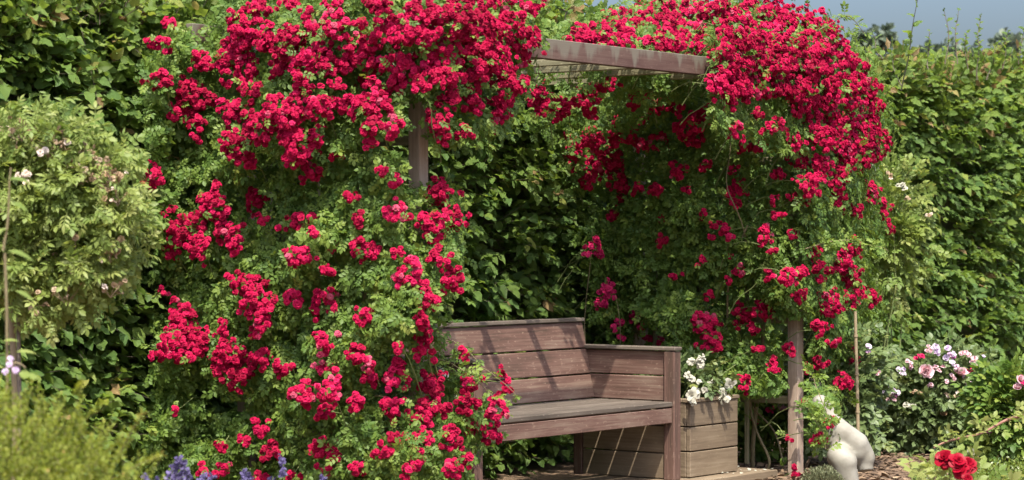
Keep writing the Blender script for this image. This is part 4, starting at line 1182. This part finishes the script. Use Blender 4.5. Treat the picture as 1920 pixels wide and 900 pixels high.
# arching reddish cane with young leaves
b0 = at(1960, 900, 10.5); b0[2] = 0
AC = thing('arching_cane', 'reddish thorny rose cane arching down from the right edge above the red blooms', 'rose', b0)
P = curve_pts(at(1945, 775, 10.5), at(1752, 842, 10.3), .012, 14, .01, 4)
build('cane', [tube(np.concatenate([curve_pts(b0, at(1945, 775, 10.5), 0, 8)[:-1], P]), .009, .004, 7)], M['red_cane'], AC, smooth=True)
n = 34
f = r.uniform(.0, 1, n)
pos = P[(f * 13).astype(int)]
build('leaves', leaves([compound(5, .44, 80)], pos, np.stack([r.normal(size=n), r.normal(size=n) * .5 - .3, r.normal(size=n) * .6 + .4], 1), UP + r.normal(size=(n, 3)) * .5 + np.array([0, -.5, 0]), r.uniform(.06, .11, n) * (1.1 - .4 * f), r.uniform(.3, 1, n)), M['pale_leaf'], AC)

# clipped box edging
b0 = at(1900, 930, 11.6); b0[2] = 0
nb = 5200
bx = thing('box_hedge', 'low clipped bright green box hedge in the lower right corner', 'hedge', b0)
top = .235
xx = r.uniform(-.42, .75, nb); yy = r.uniform(-.3, .42, nb)
zz = top - .012 * np.abs(r.normal(size=nb)) - np.clip(np.abs(xx + .42) < .06, 0, 1) * .02 - r.random(nb) ** 3 * .12 + .012 * np.sin(xx * 14) + .01 * np.sin(yy * 17 + xx * 9)
zz = zz - np.clip((-.30 - xx) / .12, 0, 1) ** 2 * .09
pos = b0 + np.stack([xx, yy, zz], 1)
fr_ = 2600
pos2 = b0 + np.stack([r.uniform(-.42, .75, fr_), -.3 + np.abs(r.normal(size=fr_)) * .03, r.uniform(.02, top, fr_)], 1)
pos3 = b0 + np.stack([-.42 + np.abs(r.normal(size=fr_)) * .03, r.uniform(-.3, .42, fr_), r.uniform(.02, top - .07, fr_)], 1)
pos = np.concatenate([pos, pos2, pos3])
build('foliage', leaves([LEAF_BOX], pos, r.normal(size=pos.shape) + UP * .8, r.normal(size=pos.shape) * .6 + UP * .6 + np.array([0, -.4, 0]), r.uniform(.014, .022, len(pos)), r.random(len(pos))), M['box_leaf'], bx)
build('stems', [tube(curve_pts(b0 + np.array([x, .05, 0]), b0 + np.array([x + .03, .05, .16]), 0, 4), .008, .004, 5) for x in np.linspace(-.3, .6, 6)], M['bark'], bx)

# small grey green cushion plant at the foot of the post
b0 = at(1543, 910, 12.6); b0[2] = 0
TH = thing('cushion_plant', 'small grey green cushion plant between the right post and the stone torso', 'plant', b0)
p, d = blob_points(b0 + UP * .06, (.11, .10, .085), 1500, .5, .6, 95)
q = p[:, 2] > .005; p, d = p[q], d[q]
build('foliage', leaves([LEAF_BOX], p, d + UP * .8 + r.normal(size=p.shape) * .4, d + r.normal(size=p.shape) * .4, r.uniform(.012, .019, len(p)), r.random(len(p))), M['thyme_leaf'], TH)

# bark mulch chips and fallen petals
n = 5000
pos = np.stack([r.uniform(1.3, 3.6, n), r.uniform(12.6, 16.5, n), r.uniform(.004, .022, n)], 1)
CH = leaves([leaf_tm(.5, (.6, 1, .7), .1, .05)], pos, r.normal(size=(n, 3)) * np.array([1, 1, .15]), UP + r.normal(size=(n, 3)) * .35, r.uniform(.02, .06, n), r.beta(2, 2, n))
o = build('bark_chips', CH, M['chip'], None, (2.4, 14.5, 0)); tag(o, 'brown bark chips scattered over the rose bed', 'mulch', kind='stuff')
n = 60
ss, tt = r.uniform(2.7, 3.12, n), r.uniform(-.02, .5, n)
pos = O + ss[:, None] * A + tt[:, None] * B + (.0535 + r.random(n) * .004)[:, None] * UP
FP = leaves([petal_tm(.5, .15, .1)], pos, r.normal(size=(n, 3)) * np.array([1, 1, .1]), UP + r.normal(size=(n, 3)) * .2, r.uniform(.012, .022, n), r.random(n))
o = build('fallen_petals', FP, M['white_petal'], None, W(3, .2, .05)); tag(o, 'white petals fallen on the deck beside the planter', 'petals', kind='stuff')
